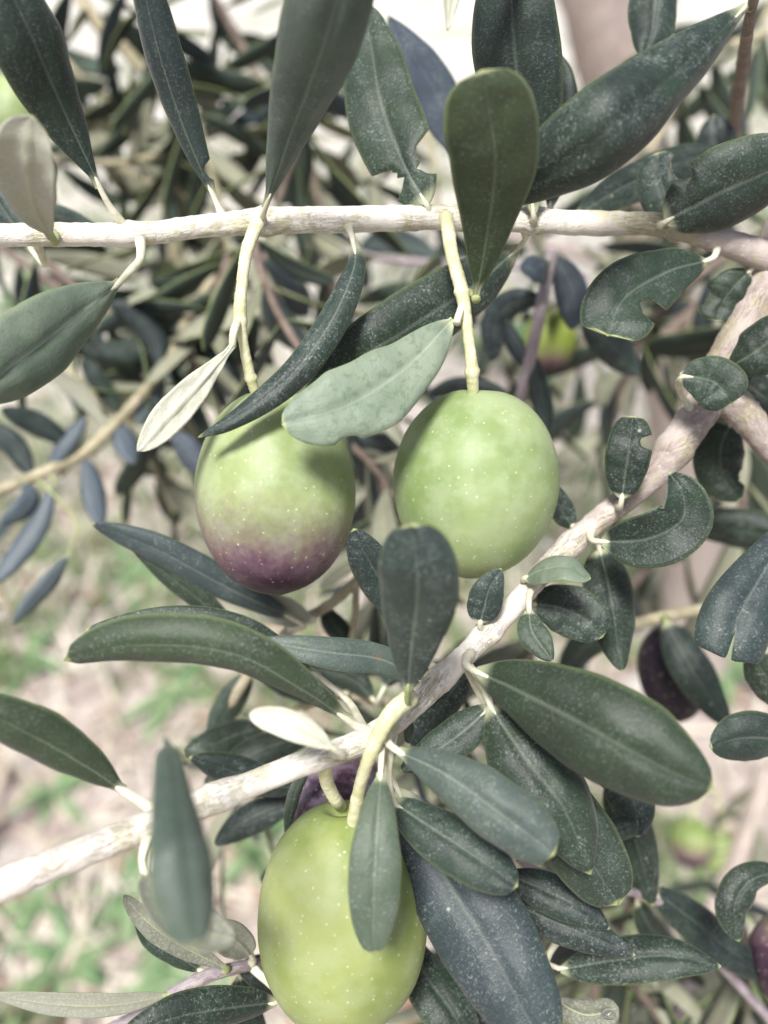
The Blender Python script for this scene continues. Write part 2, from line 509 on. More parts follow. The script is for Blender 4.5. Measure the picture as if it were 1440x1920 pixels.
def leaf_mat_scaled(name, under):
    """the same leaf look for meshes built one unit long and scaled down to ~55 mm"""
    m, t, b, out = newmat(name); n = N(t)
    uv = n.coord('UV'); sx = n.sep(uv); oc = n.add(n.coord('Object'), n.math('MULTIPLY', n.rand(), 9.0))
    tint = n.attr('tint'); med = n.noise(oc, 9, 3, .6); fine = n.noise(oc, 60, 2, .6)
    d = n.math('ABSOLUTE', n.math('SUBTRACT', sx[1], .5))
    rib = n.math('SUBTRACT', 1.0, n.step(d, .01, .05))
    if not under:
        c = n.mix(tint, (.009, .016, .011), (.075, .105, .075))
        c = n.mix(n.math('MULTIPLY', n.step(med, .4, .7), .25), c, (.07, .09, .075))
        c = n.mix(n.math('MULTIPLY', n.step(n.rand(), .55, .9), .6), c, n.mix(tint, (.020, .028, .045), (.085, .105, .15)))  # sky's blue reflection put into the colour of some far leaves
        c = n.mix(n.math('MULTIPLY', rib, .4), c, (.16, .19, .14))
        b.inputs['Roughness'].default_value = .5; b.inputs['Specular IOR Level'].default_value = .28
    else:
        c = n.mix(tint, (.15, .15, .105), (.34, .34, .25))
        c = n.mix(n.math('MULTIPLY', n.step(med, .4, .7), .3), c, (.34, .35, .26))
        c = n.mix(n.math('MULTIPLY', rib, .5), c, (.40, .42, .24))
        b.inputs['Roughness'].default_value = .65; b.inputs['Specular IOR Level'].default_value = .25
    t.links.new(c, b.inputs['Base Color'])
    t.links.new(n.bump(fine, .3, .004), b.inputs['Normal'])
    return m
M_TOP_BG = leaf_mat_scaled('far_leaf_upper_side', False)
M_UND_BG = leaf_mat_scaled('far_leaf_under_side', True)
PROTO = [proto_leaf(k) for k in range(7)]

def put_leaf(root, org, base, direction, normal, length, r, tint=None):
    Y = direction.normalized(); Z = (normal - Y * normal.dot(Y)).normalized(); X = Y.cross(Z)
    o = bpy.data.objects.new('leaf', r.choice(PROTO)); COL.objects.link(o)
    o.parent = root
    s = length
    ws = s * r.uniform(.9, 1.25)
    o.matrix_basis = Matrix(((X.x * ws, Y.x * s, Z.x * ws, base.x - org.x), (X.y * ws, Y.y * s, Z.y * ws, base.y - org.y),
                             (X.z * ws, Y.z * s, Z.z * ws, base.z - org.z), (0, 0, 0, 1)))
    o['tint'] = r.uniform(.08, .75) if tint is None else tint
    return o

def sprig(key, pts, label, nodes, seed, mat=None, llen=(.038, .056), ang=(35, 70), group='blurred twigs behind the olives', skip=0, u0=.05, flip=.0):
    mat = mat or M_TWIG
    root = branch(key, pts, label, mat, 'olive_twig', 'twig', group, seg=9, lump=.03)
    r = random.Random(seed)
    b = BR[key]
    wp = [Vector(s[:3]) for s in catmull([tuple(P(*p[:3])) for p in pts], 60)]
    az = r.uniform(0, 6)
    nodes = int(nodes * 1.35 + .5)
    for k in range(nodes):
        u = u0 + (1 - u0) * k / max(1, nodes - 1)
        i = min(59, int(u * 60))
        p = wp[i]; T = (wp[i + 1] - wp[i]).normalized()
        A = T.orthogonal().normalized(); B = T.cross(A)
        for s in (0, 1):
            if r.random() < skip: continue
            th = az + s * math.pi + r.uniform(-.35, .35)
            side = A * math.cos(th) + B * math.sin(th)
            an = R(r.uniform(*ang)) * (1 - .6 * (u > .95))
            d = T * math.cos(an) + side * math.sin(an) + Vector((0, 0, -.12))
            nrm = T * math.sin(an) - side * math.cos(an) + Vector((0, 0, .5))
            if r.random() < flip * .55: nrm = -nrm
            put_leaf(root, b['org'], p + side * .001, d, nrm, r.uniform(*llen) * .86, r)
        az += math.pi / 2 + r.uniform(-.3, .3)
    return root

# ------------------------------------------------------------------ olives
def olive(c, hw, hh, tilt, label, ripe=0, yellow=.2, bloom=.5, stalk=None, egg=.08, dtilt=0, nodes=(), seg=40, stalk_end=True, group='olives hanging from the branches', rr=None):
    C = P(*c); k = c[2] * .001 / FPX
    a, bb = hw * k, hh * k
    ax = (-UP * math.cos(R(tilt)) + RIGHT * math.sin(R(tilt)) + FWD * math.tan(R(dtilt))).normalized()   # towards the blossom end
    X = (RIGHT - ax * RIGHT.dot(ax)).normalized(); Y = ax.cross(X)
    topp = C - ax * bb
    root = thing('olive', label, 'olive', topp, group)
    vs, fs, uvs = [], [], []
    ns = 36
    for i in range(ns + 1):
        t = i / ns; ph = math.pi * t
        z = -math.cos(ph)
        r = math.sin(ph)
        r = r ** .93
        r *= 1 - egg * z * .5 + .02 * math.sin(ph)
        zz = z
        if z < -.8:                                   # dimple round the stalk
            zz += .17 * math.exp(-(r / .15) ** 2)
        if z > .9: zz += .02 * math.exp(-(r / .14) ** 2)   # blossom point
        for j in range(seg + 1):
            th = 2 * math.pi * j / seg
            q = ax * (zz * bb) + (X * math.cos(th) + Y * math.sin(th)) * (r * a)
            q = q * (1 + .022 * mnoise.noise(q * 95 + C * 9) + .006 * mnoise.noise(q * 320 + C * 5))
            vs.append(q + C - topp); uvs.append((j / seg, t))
    W = seg + 1
    for i in range(ns):
        for j in range(seg):
            fs.append((i * W + j, (i + 1) * W + j, (i + 1) * W + j + 1, i * W + j + 1))
    me = mesh('flesh', vs, fs, [M_OLIVE], uvs=uvs)
    o = link('flesh', me, root)
    o['ripe'] = float(ripe); o['yellow'] = float(yellow); o['bloom'] = float(bloom)
    if stalk:
        st, sm = tube('stalk', stalk, root, M_STALK, topp, seg=12, nn=12 * len(stalk), lump=.05, nodes=nodes)
    return root


# ================================================================== setting: ground
def fbm(x, y, s, o=4):
    return mnoise.fractal(Vector((x * s, y * s, 3.3)), 1.0, 2.0, o)
def ground_z(x, y):
    d = math.hypot(x, y - 1.2)
    return .03 * fbm(x, y, 1.3) * min(1, 6 / (d + .1)) + .012 * fbm(x, y, 7)

def ground():
    xs = sorted(set([round(-4 + .08 * i, 3) for i in range(101)] + [-300, -80, -30, -14, -8, -5.5, 5.5, 8, 14, 30, 80, 300]))
    ys = sorted(set([round(-1.5 + .08 * i, 3) for i in range(110)] + [-300, -80, -20, -6, -3, 9, 11, 14, 20, 40, 90, 300]))
    vs = [(x, y, ground_z(x, y) if (abs(x) < 4.1 and -1.6 < y < 7.4) else .0) for y in ys for x in xs]
    W = len(xs)
    fs = [(j * W + i, j * W + i + 1, (j + 1) * W + i + 1, (j + 1) * W + i) for j in range(len(ys) - 1) for i in range(W - 1)]
    m, t, b, out = newmat('dry_soil'); n = N(t)
    oc = n.coord('Object')
    a = n.noise(oc, 2.2, 5, .6, .4); f = n.noise(oc, 17, 5, .7); g = n.noise(oc, 90, 3, .6)
    c = n.mix(n.step(f, .32, .68), (.23, .17, .150), (.50, .44, .395))
    yy = n.math('ADD', n.sep(oc)[1], n.math('MULTIPLY', n.math('SUBTRACT', a, .5), 1.6))
    c = n.mix(n.math('MULTIPLY', n.step(yy, 1.2, 2.2), .85), c, n.mix(n.step(f, .35, .65), (.50, .48, .42), (.68, .66, .60)))
    c = n.mix(n.math('MULTIPLY', n.step(n.noise(oc, 40, 3, .6), .52, .66), .7), c, (.52, .48, .43))
    c = n.mix(n.math('MULTIPLY', n.step(a, .50, .66), .45), c, (.15, .175, .085))
    c = n.mix(n.math('MULTIPLY', n.step(g, .58, .70), .5), c, (.10, .06, .05))
    t.links.new(c, b.inputs['Base Color']); b.inputs['Roughness'].default_value = .9
    t.links.new(n.bump(n.math('ADD', f, n.math('MULTIPLY', g, .4)), .8, .02), b.inputs['Normal'])
    o = link('ground', mesh('ground', vs, fs, [m])); o['kind'] = 'structure'
ground()

# near soil region that the picture can see
def soil_spot(r, ymax=4.6):
    y = .15 + (ymax - .15) * r.random() ** 1.5
    half = .45 + y * .55
    x = r.uniform(-half, half)
    return x, y

def quads(name, gen, mat, label, cat, kind='stuff'):
    vs, fs = [], []
    for q in gen:
        k = len(vs); vs += q[0]; fs += [tuple(i + k for i in f) for f in q[1]]
    o = link(name, mesh(name, vs, fs, [mat], smooth=False))
    o['kind'] = kind; o['label'] = label; o['category'] = cat
    return o

def gen_pebbles(n):
    r = random.Random(5)
    ico = [(0, 0, 1), (.9, 0, .25), (.28, .85, .3), (-.72, .53, .22), (-.72, -.53, .3), (.28, -.85, .25), (0, 0, -.6)]
    fa = [(0, 1, 2), (0, 2, 3), (0, 3, 4), (0, 4, 5), (0, 5, 1), (6, 2, 1), (6, 3, 2), (6, 4, 3), (6, 5, 4), (6, 1, 5)]
    for _ in range(n):
        x, y = soil_spot(r); s = .004 + .018 * r.random() ** 3; z = ground_z(x, y); a = r.uniform(0, 6.3)
        sx, sy, sz = s * r.uniform(.7, 1.4), s * r.uniform(.7, 1.4), s * r.uniform(.4, .9)
        yield [((px * sx) * math.cos(a) - (py * sy) * math.sin(a) + x, (px * sx) * math.sin(a) + (py * sy) * math.cos(a) + y, pz * sz + z + s * .15) for px, py, pz in ico], fa

def gen_straw(n):
    r = random.Random(6)
    for _ in range(n):
        x, y = soil_spot(r); L = r.uniform(.03, .13); wd = r.uniform(.0012, .0045); a = r.uniform(0, 6.3); el = r.uniform(-.05, .35)
        z = ground_z(x, y) + .004
        d = Vector((math.cos(a) * math.cos(el), math.sin(a) * math.cos(el), math.sin(el))); s = Vector((-math.sin(a), math.cos(a), r.uniform(-.3, .3))) * wd
        p = Vector((x, y, z)); m = p + d * L * .55 + Vector((0, 0, .006)); e = p + d * L
        yield [p - s, p + s, m + s, m - s, e], [(0, 1, 2, 3), (3, 2, 4)]

def gen_grass(n):
    r = random.Random(8)
    k = 0
    while k < n:
        x, y = soil_spot(r)
        dens = fbm(x, y, 2.1, 3) + .35 * fbm(x, y, 7, 2)
        if dens < .10 - .25 * (x < -.1 and y < 1.2): continue
        k += 1
        z = ground_z(x, y); a = r.uniform(0, 6.3); L = r.uniform(.025, .085); wd = r.uniform(.0015, .005)
        lean = r.uniform(.2, 1.0)
        h = Vector((math.cos(a), math.sin(a), 0)); s = Vector((-math.sin(a), math.cos(a), 0)) * wd
        p = Vector((x, y, z)); m = p + h * L * .35 * lean + Vector((0, 0, L * .7)); e = p + h * L * lean + Vector((0, 0, L * (1.05 - .5 * lean)))
        yield [p - s, p + s, m + s * .9, m - s * .9, e], [(0, 1, 2, 3), (3, 2, 4)]

M_PEB = simple('pebble_stone', (.34, .31, .29), (.54, .51, .47), 9, .85, .4, .004)
M_STRAW = simple('dry_straw', (.40, .35, .27), (.62, .57, .48), 7, .8, 0)
M_GRASS = simple('fresh_grass', (.10, .165, .060), (.23, .29, .14), 9, .6, 0)
M_LITTER = simple('dead_leaf', (.20, .11, .08), (.40, .29, .22), 12, .8, 0)
M_WEED = simple('weed_leaf', (.085, .160, .068), (.20, .28, .14), 25, .5, 0)
quads('pebbles', gen_pebbles(1500), M_PEB, 'small pale stones strewn over the dry soil', 'gravel')
quads('straw', gen_straw(5200), M_STRAW, 'dry yellow straw lying over the soil', 'straw')
quads('grass', gen_grass(11000), M_GRASS, 'short green grass in patches on the soil', 'grass')
def gen_litter(n):
    r = random.Random(9)
    for _ in range(n):
        x, y = soil_spot(r); L = r.uniform(.03, .06); wd = r.uniform(.004, .008); a = r.uniform(0, 6.3)
        p = Vector((x, y, ground_z(x, y) + .006)); d = Vector((math.cos(a), math.sin(a), r.uniform(-.05, .3))); s = Vector((-math.sin(a), math.cos(a), r.uniform(-.4, .4))) * wd
        m1 = p + d * L * .33; m2 = p + d * L * .7 + Vector((0, 0, .003))
        yield [p, m1 + s, m1 - s, m2 + s * .9, m2 - s * .9, p + d * L], [(0, 1, 2), (2, 1, 3, 4), (4, 3, 5)]
quads('leaf_litter', gen_litter(1500), M_LITTER, 'brown dead leaves scattered on the soil', 'litter')

# broad-leaved weeds in the lower left, each a plant of its own
def ground_hit(x, y):
    d = (P(x, y, 1000) - CAM); t = CAM.z / -d.z
    return CAM + d * t
def weed(px, py, n, L, label, seed, spread=.9):
    r = random.Random(seed)
    g = ground_hit(px, py); g.z = ground_z(g.x, g.y)
    root = thing('weed', label, 'weed', g, 'green weeds on the ground')
    for k in range(n):
        a = 2 * math.pi * k / n + r.uniform(-.4, .4); l = L * r.uniform(.6, 1.15); wd = l * r.uniform(.10, .17); el = r.uniform(.25, 1.1) * spread
        h = Vector((math.cos(a), math.sin(a), 0)); s = Vector((-math.sin(a), math.cos(a), 0))
        vs, fs = [], []
        for i in range(7):
            u = i / 6
            c = h * l * (u * math.cos(el) + .25 * u * u) + Vector((0, 0, l * (u * math.sin(el) - .45 * u * u) + .004))
            f = max(.06, math.sin(math.pi * min(1, u * .93 + .07)) ** .8)
            vs += [c - s * wd * f + Vector((0, 0, .15 * wd * f)), c, c + s * wd * f + Vector((0, 0, .15 * wd * f))]
        for i in range(6):
            fs += [(i * 3, i * 3 + 1, i * 3 + 4, i * 3 + 3), (i * 3 + 1, i * 3 + 2, i * 3 + 5, i * 3 + 4)]
        link('leaf', mesh('leaf', vs, fs, [M_WEED]), root)
for i, (px, py, n, L, lab) in enumerate([
        (330, 1840, 12, .085, 'green broad-leaved weed on the soil left of the lowest olive'),
        (120, 1800, 14, .080, 'spreading green weed at the lower left above the bottom leaf'),
        (230, 1650, 10, .075, 'green weed just below the pale branch at the left'),
        (60, 1690, 9, .060, 'small green weed at the left edge under the pale branch'),
        (330, 1290, 10, .085, 'green weed patch under the long curved leaf at the left'),
        (60, 1240, 9, .080, 'green weed at the left edge above the dark leaf'),
        (100, 1480, 7, .075, 'grey-green broad weed between leaf and pale branch at the left'),
        (260, 1080, 8, .10, 'green weed on the ground left of the two-coloured olive'),
        (60, 570, 9, .16, 'green weed on the far ground behind the left leaf'),
        (960, 690, 8, .18, 'green weed on the far ground above the round green olive'),
        (480, 1590, 8, .070, 'green weed seen beside the shoulder of the lowest olive'),
        (1350, 1260, 7, .10, 'green weed at the right edge behind the notched leaf')]):
    weed(px, py, n, L, lab, 40 + i)

# ------------------------------------------------------------------ olive tree trunk behind
def tree():
    yb = .93
    base = P(1300, 1235, 1400)
    pts = []
    for (x, y, d, r) in [(1306, 1262, 1420, 62), (1296, 1130, 1330, 54), (1288, 1000, 1240, 54), (1262, 700, 1040, 56), (1215, 400, 890, 62), (1150, 130, 790, 68), (1095, -80, 730, 66), (1040, -330, 670, 62)]:
        pts.append((x, y, d, r))
    g = P(*pts[0][:3]); g.z = ground_z(g.x, g.y)
    root = thing('olive_tree', 'beige olive tree trunk blurred in the background at the right', 'tree', g)
    tube('trunk', pts, root, M_TRUNK, g, seg=20, nn=60, lump=.06)
    for bp in ([(1160, 170, 800, 30), (1260, -40, 760, 24), (1330, -260, 720, 18)], [(1240, 520, 950, 22), (1100, 480, 900, 13), (900, 430, 860, 9)], [(1285, 960, 1215, 22), (1420, 780, 1150, 16), (1600, 560, 1080, 12)]):
        tube('limb', bp, root, M_TRUNK, g, seg=10, nn=24, lump=.06)
tree()

def crown():
    root = bpy.data.objects['olive_tree']; r = random.Random(77)
    vs, fs, fm = [], [], []
    cl = [(Vector((r.uniform(-.15, 1.5), r.uniform(.55, 1.9), r.uniform(1.35, 2.3))), r.uniform(.16, .34)) for _ in range(34)]
    for c, rad in cl:
        for _ in range(130):
            d = Vector((r.gauss(0, 1), r.gauss(0, 1), r.gauss(0, 1))).normalized() * rad * r.random() ** .4
            p = c + d
            if p.z < 1.24: continue
            a = Vector((r.gauss(0, 1), r.gauss(0, 1), r.gauss(0, .6))).normalized(); b = a.orthogonal().normalized()
            b = (b * math.cos(1) + a.cross(b) * math.sin(r.uniform(0, 6))).normalized()
            L_ = r.uniform(.045, .065); k = len(vs)
            vs += [p, p + a * L_ * .35 + b * .0065, p + a * L_ * .35 - b * .0065, p + a * L_ * .75 + b * .0055, p + a * L_ * .75 - b * .0055, p + a * L_]
            fs += [(k, k + 1, k + 2), (k + 2, k + 1, k + 3, k + 4), (k + 4, k + 3, k + 5)]; fm += [0, 0, 0]
    o = link('crown', mesh('crown', [v - root.location for v in vs], fs, [M_TOP_BG], fm), root)
    o['kind'] = 'stuff'; o['tint'] = .4
crown()

# ================================================================== branches
branch('A', [(-90, 446, 132, 20), (60, 440, 134, 22), (250, 439, 136, 21), (380, 424, 138, 21), (500, 415, 139, 24), (640, 412, 140, 24), (840, 408, 141, 23), (1000, 414, 141, 22), (1120, 419, 142, 23), (1235, 421, 143, 21), (1335, 446, 145, 24), (1446, 484, 148, 30)],
       'pale horizontal olive branch across the upper part carrying two olives', M_BARK, nodes=[(.355, .22, .012), (.60, .18, .012), (.68, .25, .012), (.195, .2, .010), (.86, .25, .010)])
branch('B', [(1530, 330, 152, 48), (1470, 455, 151, 46), (1420, 575, 150, 41), (1372, 670, 149, 41), (1312, 770, 148, 36), (1225, 890, 146, 27), (1110, 985, 143, 22), (1020, 1070, 140, 21), (960, 1140, 137, 20), (850, 1250, 131, 21), (770, 1325, 128, 24), (690, 1385, 125, 24), (560, 1435, 121, 24), (420, 1490, 117, 25), (270, 1552, 113, 27), (120, 1612, 109, 29), (-30, 1672, 105, 32), (-160, 1730, 101, 34)],
       'thick grey olive branch rising diagonally from lower left to the right edge', M_BARK2, nodes=[(.30, .22, .012), (.43, .22, .008), (.545, .28, .012), (.60, .22, .010), (.80, .22, .012)], lump=.04)
limb('B', [(1345, 725, 148, 30), (1385, 765, 149, 32), (1440, 830, 150, 28), (1520, 930, 152, 28)], M_BARK2)
branch('R', [(1440, -90, 118, 11), (1410, 15, 123, 10), (1394, 110, 160, 12), (1378, 220, 195, 12), (1380, 330, 205, 11)], 'reddish brown twig at the top right corner', M_BARKB, 'olive_twig', 'twig')
branch('T', [(60, 1990, 150, 12), (220, 1925, 146, 12), (320, 1868, 142, 13), (375, 1836, 140, 13), (440, 1815, 141, 11), (520, 1800, 150, 9), (620, 1770, 165, 8)], 'thin mauve twig at the bottom left beside the lowest olive', M_TWIGP, 'olive_twig', 'twig')
branch('E', [(1560, 900, 140, 26), (1520, 1060, 142, 25), (1500, 1300, 146, 24), (1490, 1500, 150, 24), (1480, 1700, 155, 20)], 'olive twig just past the right edge bearing the notched leaf', M_BARK2, 'olive_twig', 'twig')
branch('W', [(700, -160, 96, 20), (1000, -130, 120, 20), (1180, -110, 128, 18)], 'olive twig above the top edge bearing leaves', M_BARK, 'olive_twig', 'twig')
branch('S', [(-40, 935, 215, 11), (60, 895, 222, 11), (155, 850, 228, 12), (225, 785, 232, 10), (305, 690, 238, 10), (350, 600, 246, 9), (400, 520, 256, 8)], 'blurred beige twig with narrow bluish leaves at the left', M_TWIG, 'olive_twig', 'twig')
branch('C', [(700, 1060, 168, 10), (625, 1128, 170, 10), (545, 1180, 172, 10), (470, 1260, 176, 10), (420, 1340, 180, 10)], 'thin beige twig below the two-coloured olive', M_TWIG, 'olive_twig', 'twig')
limb('C', [(668, 1090, 169, 7), (665, 1160, 170, 6), (650, 1240, 172, 6)], M_TWIG)
branch('Q', [(1130, 1185, 200, 10), (1250, 1155, 196, 11), (1340, 1138, 200, 10), (1420, 1120, 210, 9)], 'dark green twig carrying the dark purple olive at the right', M_TWIG, 'olive_twig', 'twig')
branch('K', [(1490, 1960, 190, 9), (1370, 1830, 182, 9), (1250, 1700, 168, 8), (1120, 1660, 152, 8), (1000, 1630, 144, 8), (930, 1560, 142, 8)], 'dark twig behind the leaves at the lower right', M_TWIGP, 'olive_twig', 'twig')
branch('D', [(760, 1326, 182, 11), (700, 1312, 178, 11), (640, 1300, 176, 12), (560, 1330, 180, 10), (480, 1400, 186, 10)], 'orange-beige twig behind the pale branch fork', M_TWIG, 'olive_twig', 'twig')
branch('V', [(1035, 470, 190, 12), (1018, 560, 190, 12), (995, 670, 192, 11), (970, 770, 196, 10), (960, 860, 202, 9)], 'mauve twig behind the round green olive', M_TWIGP, 'olive_twig', 'twig')

# ================================================================== olives
olive((517, 921, 141), 147, 191, 1, 'olive ripening from green above to purple below', ripe=.335, yellow=.45, bloom=.62, egg=-.02,
      stalk=[(486, 412, 137, 14), (463, 470, 134, 12), (453, 540, 133, 11), (450, 592, 133, 13), (456, 640, 134, 9.5), (468, 700, 136, 10), (484, 752, 139, 10)], nodes=[(.86, .3, .012), (.58, .15, .015)])
olive((891, 906, 141), 151, 178, -4, 'round green olive with white specks, centre of the picture', ripe=0, yellow=.12, bloom=.55, egg=.03,
      stalk=[(836, 405, 138, 14), (848, 480, 134, 12.5), (866, 548, 132, 13), (879, 640, 132, 10.5), (885, 695, 133, 12), (887, 740, 135, 10.5), (888, 775, 137, 10.5)], nodes=[(.79, .28, .012), (.44, .2, .015)], dtilt=6)
olive((642, 1716, 135), 156, 213, 0, 'yellowish green olive at the bottom, lowest and largest', ripe=0, yellow=.85, bloom=.40, egg=-.10,
      stalk=[(770, 1306, 123, 19), (728, 1346, 119, 17), (694, 1415, 120, 13), (674, 1480, 125, 12), (661, 1545, 130, 12)], nodes=[(.78, .15, .02)], dtilt=4)
olive((641, 1522, 150), 104, 110, 0, 'grey-purple olive half hidden behind the lowest olive', ripe=.97, yellow=.1, bloom=2.2,
      stalk=[(606, 1425, 122, 14), (614, 1470, 128, 13), (630, 1500, 131, 12), (640, 1512, 136, 11)])
olive((1262, 1262, 205), 62, 92, 8, 'dark purple olive behind a leaf at the right', ripe=1.25, yellow=0, bloom=.15, stalk=[(1252, 1155, 197, 7), (1254, 1168, 200, 7), (1256, 1184, 203, 7)])
olive((1033, 636, 262), 48, 58, 0, 'small green and brown olive behind the mauve twig', ripe=.22, yellow=.9, bloom=.0, stalk=[(1018, 540, 200, 6), (1028, 565, 235, 5), (1033, 585, 255, 5)])
olive((1482, 1800, 172), 72, 86, 0, 'brownish olive cut off by the right edge', ripe=.75, yellow=.6, bloom=.3, stalk=[(1484, 1690, 156, 9), (1484, 1710, 164, 8), (1483, 1722, 170, 8)])
olive((30, 215, 270), 62, 70, 0, 'pale green blurred olive at the top left edge', ripe=0, yellow=.35, bloom=.6, stalk=[(10, 90, 262, 6), (20, 120, 266, 6), (28, 152, 268, 6)])
olive((1296, 1580, 420), 40, 46, 0, 'red and green blurred olive at the lower right', ripe=.45, yellow=.5, bloom=.2, stalk=[(1330, 1470, 412, 4), (1308, 1500, 416, 4), (1297, 1540, 420, 4)])
olive((1352, 1604, 440), 34, 42, 0, 'green blurred olive beside the red and green one', ripe=0, yellow=.5, bloom=.4, stalk=[(1345, 1480, 430, 4), (1350, 1520, 436, 4), (1352, 1568, 440, 4)])

# ================================================================== leaves of the upper branch
L = leaf
L('A', [(187, 352, 131), (130, 225, 125), (62, 70, 116), (-10, -90, 110)], 130, (.85, .5), roll=-28, curl=.35, fold=.1, tint=.34, to=(240, 425))
L('A', [(402, 372, 137), (350, 255, 133), (300, 110, 127), (262, -40, 122), (240, -120, 118)], 70, (.6, .5), roll=24, curl=.5, tint=.22, bites=[(.10, 1, .75, .035)], hue=.2, to=(428, 415), label='narrow leaf with a ragged bite near its base')
L('A', [(497, 392, 134), (540, 270, 124), (600, 110, 110), (640, -40, 102), (655, -140, 98)], 158, (.85, .45), roll=-16, curl=.45, tint=.60, hue=.15, to=(490, 415))
L('A', [(800, 384, 139), (758, 310, 140), (716, 200, 143), (690, 60, 147), (676, 0, 149)], 138, (.42, .5), roll=8, curl=.15, tint=.34, bites=[(.19, -1, .72, .075), (.20, 1, .62, .10)], to=(806, 408), label='leaf with bites taken from both sides near its base')
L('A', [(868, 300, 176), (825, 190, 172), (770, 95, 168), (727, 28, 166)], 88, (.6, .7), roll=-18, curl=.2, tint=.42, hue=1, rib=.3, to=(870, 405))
L('A', [(893, 556, 131), (915, 430, 122), (930, 300, 112), (915, 190, 106), (905, 130, 104)], 168, (.75, .30), roll=-10, curl=.22, tint=.30, hue=-.9, thick=.5, to=False, label='broad dark leaf standing up before the branch')
L('A', [(1000, 400, 137), (985, 260, 133), (965, 100, 128), (955, -60, 124), (950, -140, 122)], 165, (.62, .5), roll=12, curl=.2, tint=.24, to=(1000, 414))
L('A', [(1030, 395, 146), (1050, 260, 148), (1052, 160, 150), (1042, 95, 151)], 62, (.6, .5), roll=20, curl=.3, tint=.08, to=(1030, 416))
L('R', [(1404, 8, 122), (1300, 110, 116), (1170, 225, 112), (1050, 310, 117), (925, 385, 128)], 164, (.62, .40), roll=14, curl=.55, tint=.30, rib=.25, hue=.15, to=(1414, 10))
L('A', [(1246, 416, 139), (1340, 368, 136), (1440, 325, 134), (1540, 280, 132)], 150, (.42, .5), roll=-20, curl=.3, tint=.24, bites=[(.20, -1, .40, .06)], to=(1236, 421), label='leaf with a torn curled notch in its upper margin')
L('A', [(1272, 432, 147), (1248, 370, 148), (1236, 325, 149), (1232, 285, 150)], 92, (.45, .3), roll=10, curl=.15, tint=.35, bites=[(.72, 1, .5, .2)], to=(1300, 436), thick=.6)
L('A', [(1080, 405, 160), (1160, 355, 164), (1260, 310, 168), (1340, 285, 170)], 76, (.5, .3), roll=10, curl=.3, tint=.26, to=(1075, 418))
L('R', [(1376, 345, 190), (1352, 300, 188), (1340, 255, 187), (1338, 215, 187)], 72, (.5, .35), roll=10, tint=.08, to=(1380, 330))
L('A', [(1329, 488, 143), (1250, 510, 139), (1170, 560, 136), (1140, 625, 134)], 140, (.55, .18), roll=-6, curl=.1, tint=.38, bites=[(.60, -1, .62, .12)], to=(1345, 455), asym=-.05, label='broad leaf with a bitten curled tip')
L('A', [(1406, 508, 148), (1375, 540, 148), (1352, 575, 149), (1345, 602, 149)], 84, (.45, .25), roll=10, curl=.2, tint=.26, bites=[(.68, 1, .45, .12)], to=(1420, 478))
L('A', [(97, 445, 128), (62, 380, 118), (52, 290, 110), (60, 215, 106)], 108, (.75, .4), roll=18, curl=.3, under=True, tint=.45, to=(105, 441), green=True, pet=1.2)
L('A', [(60, 470, 150), (10, 400, 152), (-40, 330, 152), (-90, 260, 152)], 70, (.6, .5), roll=20, tint=.4, to=(60, 440))
L('A', [(190, 430, 165), (110, 405, 170), (20, 390, 172), (-60, 395, 172)], 40, (.6, .5), roll=20, tint=.25, to=(195, 436))
L('A', [(226, 528, 130), (150, 590, 127), (50, 670, 122), (-60, 750, 118)], 142, (.72, .5), roll=24, curl=.25, tint=.78, to=(268, 452), petpts=[(246, 506, 131), (264, 484, 133)], pet=1.15, asym=.06)
L('A', [(662, 452, 137), (664, 500, 133), (622, 600, 129), (545, 705, 126), (440, 785, 125), (372, 820, 126)], 60, (.35, .5), roll=-12, curl=.45, tint=.34, to=(650, 425))
L('A', [(975, 462, 146), (890, 535, 143), (760, 620, 139), (640, 700, 136), (545, 840, 131)], 128, (.55, .75), roll=14, curl=.3, tint=.22, to=(985, 428))
L('A', [(850, 598, 131), (760, 690, 125), (650, 760, 121), (528, 795, 120)], 142, (.60, .40), roll=-6, curl=.15, tint=.92, to=False, bites=[(.72, -1, .15, .05)], wav=.05, label='pale grey-green leaf resting across the two-coloured olive')
L('A', [(438, 645, 131), (400, 690, 128), (335, 760, 125), (257, 846, 122)], 62, (.9, .5), roll=20, curl=.15, under=True, tint=1.0, to=False, label='pale leaf showing its whitish underside')
tube('petiole', [(856, 606, 130, 8), (862, 588, 131, 8), (872, 560, 132, 9)], BR['A']['root'], M_PET, BR['A']['org'], seg=8, nn=10, lump=.03)
tube('petiole', [(436, 650, 131, 7), (438, 625, 131, 8), (448, 596, 133, 9)], BR['A']['root'], M_PET, BR['A']['org'], seg=8, nn=10, lump=.03)
tube('petiole', [(893, 562, 131, 9), (890, 553, 132, 9), (874, 547, 133, 8)], BR['A']['root'], M_PETG, BR['A']['org'], seg=8, nn=10, lump=.03)

# leaves above the frame hanging down
L('W', [(1250, -110, 150), (1232, -20, 150), (1222, 60, 150), (1205, 110, 150)], 90, (.6, .5), roll=10, tint=.5, to=(1180, -110))
L('W', [(850, -120, 150), (848, -40, 150), (842, 10, 150), (838, 58, 150)], 34, (.5, .6), roll=30, under=True, tint=.7, to=(860, -140))

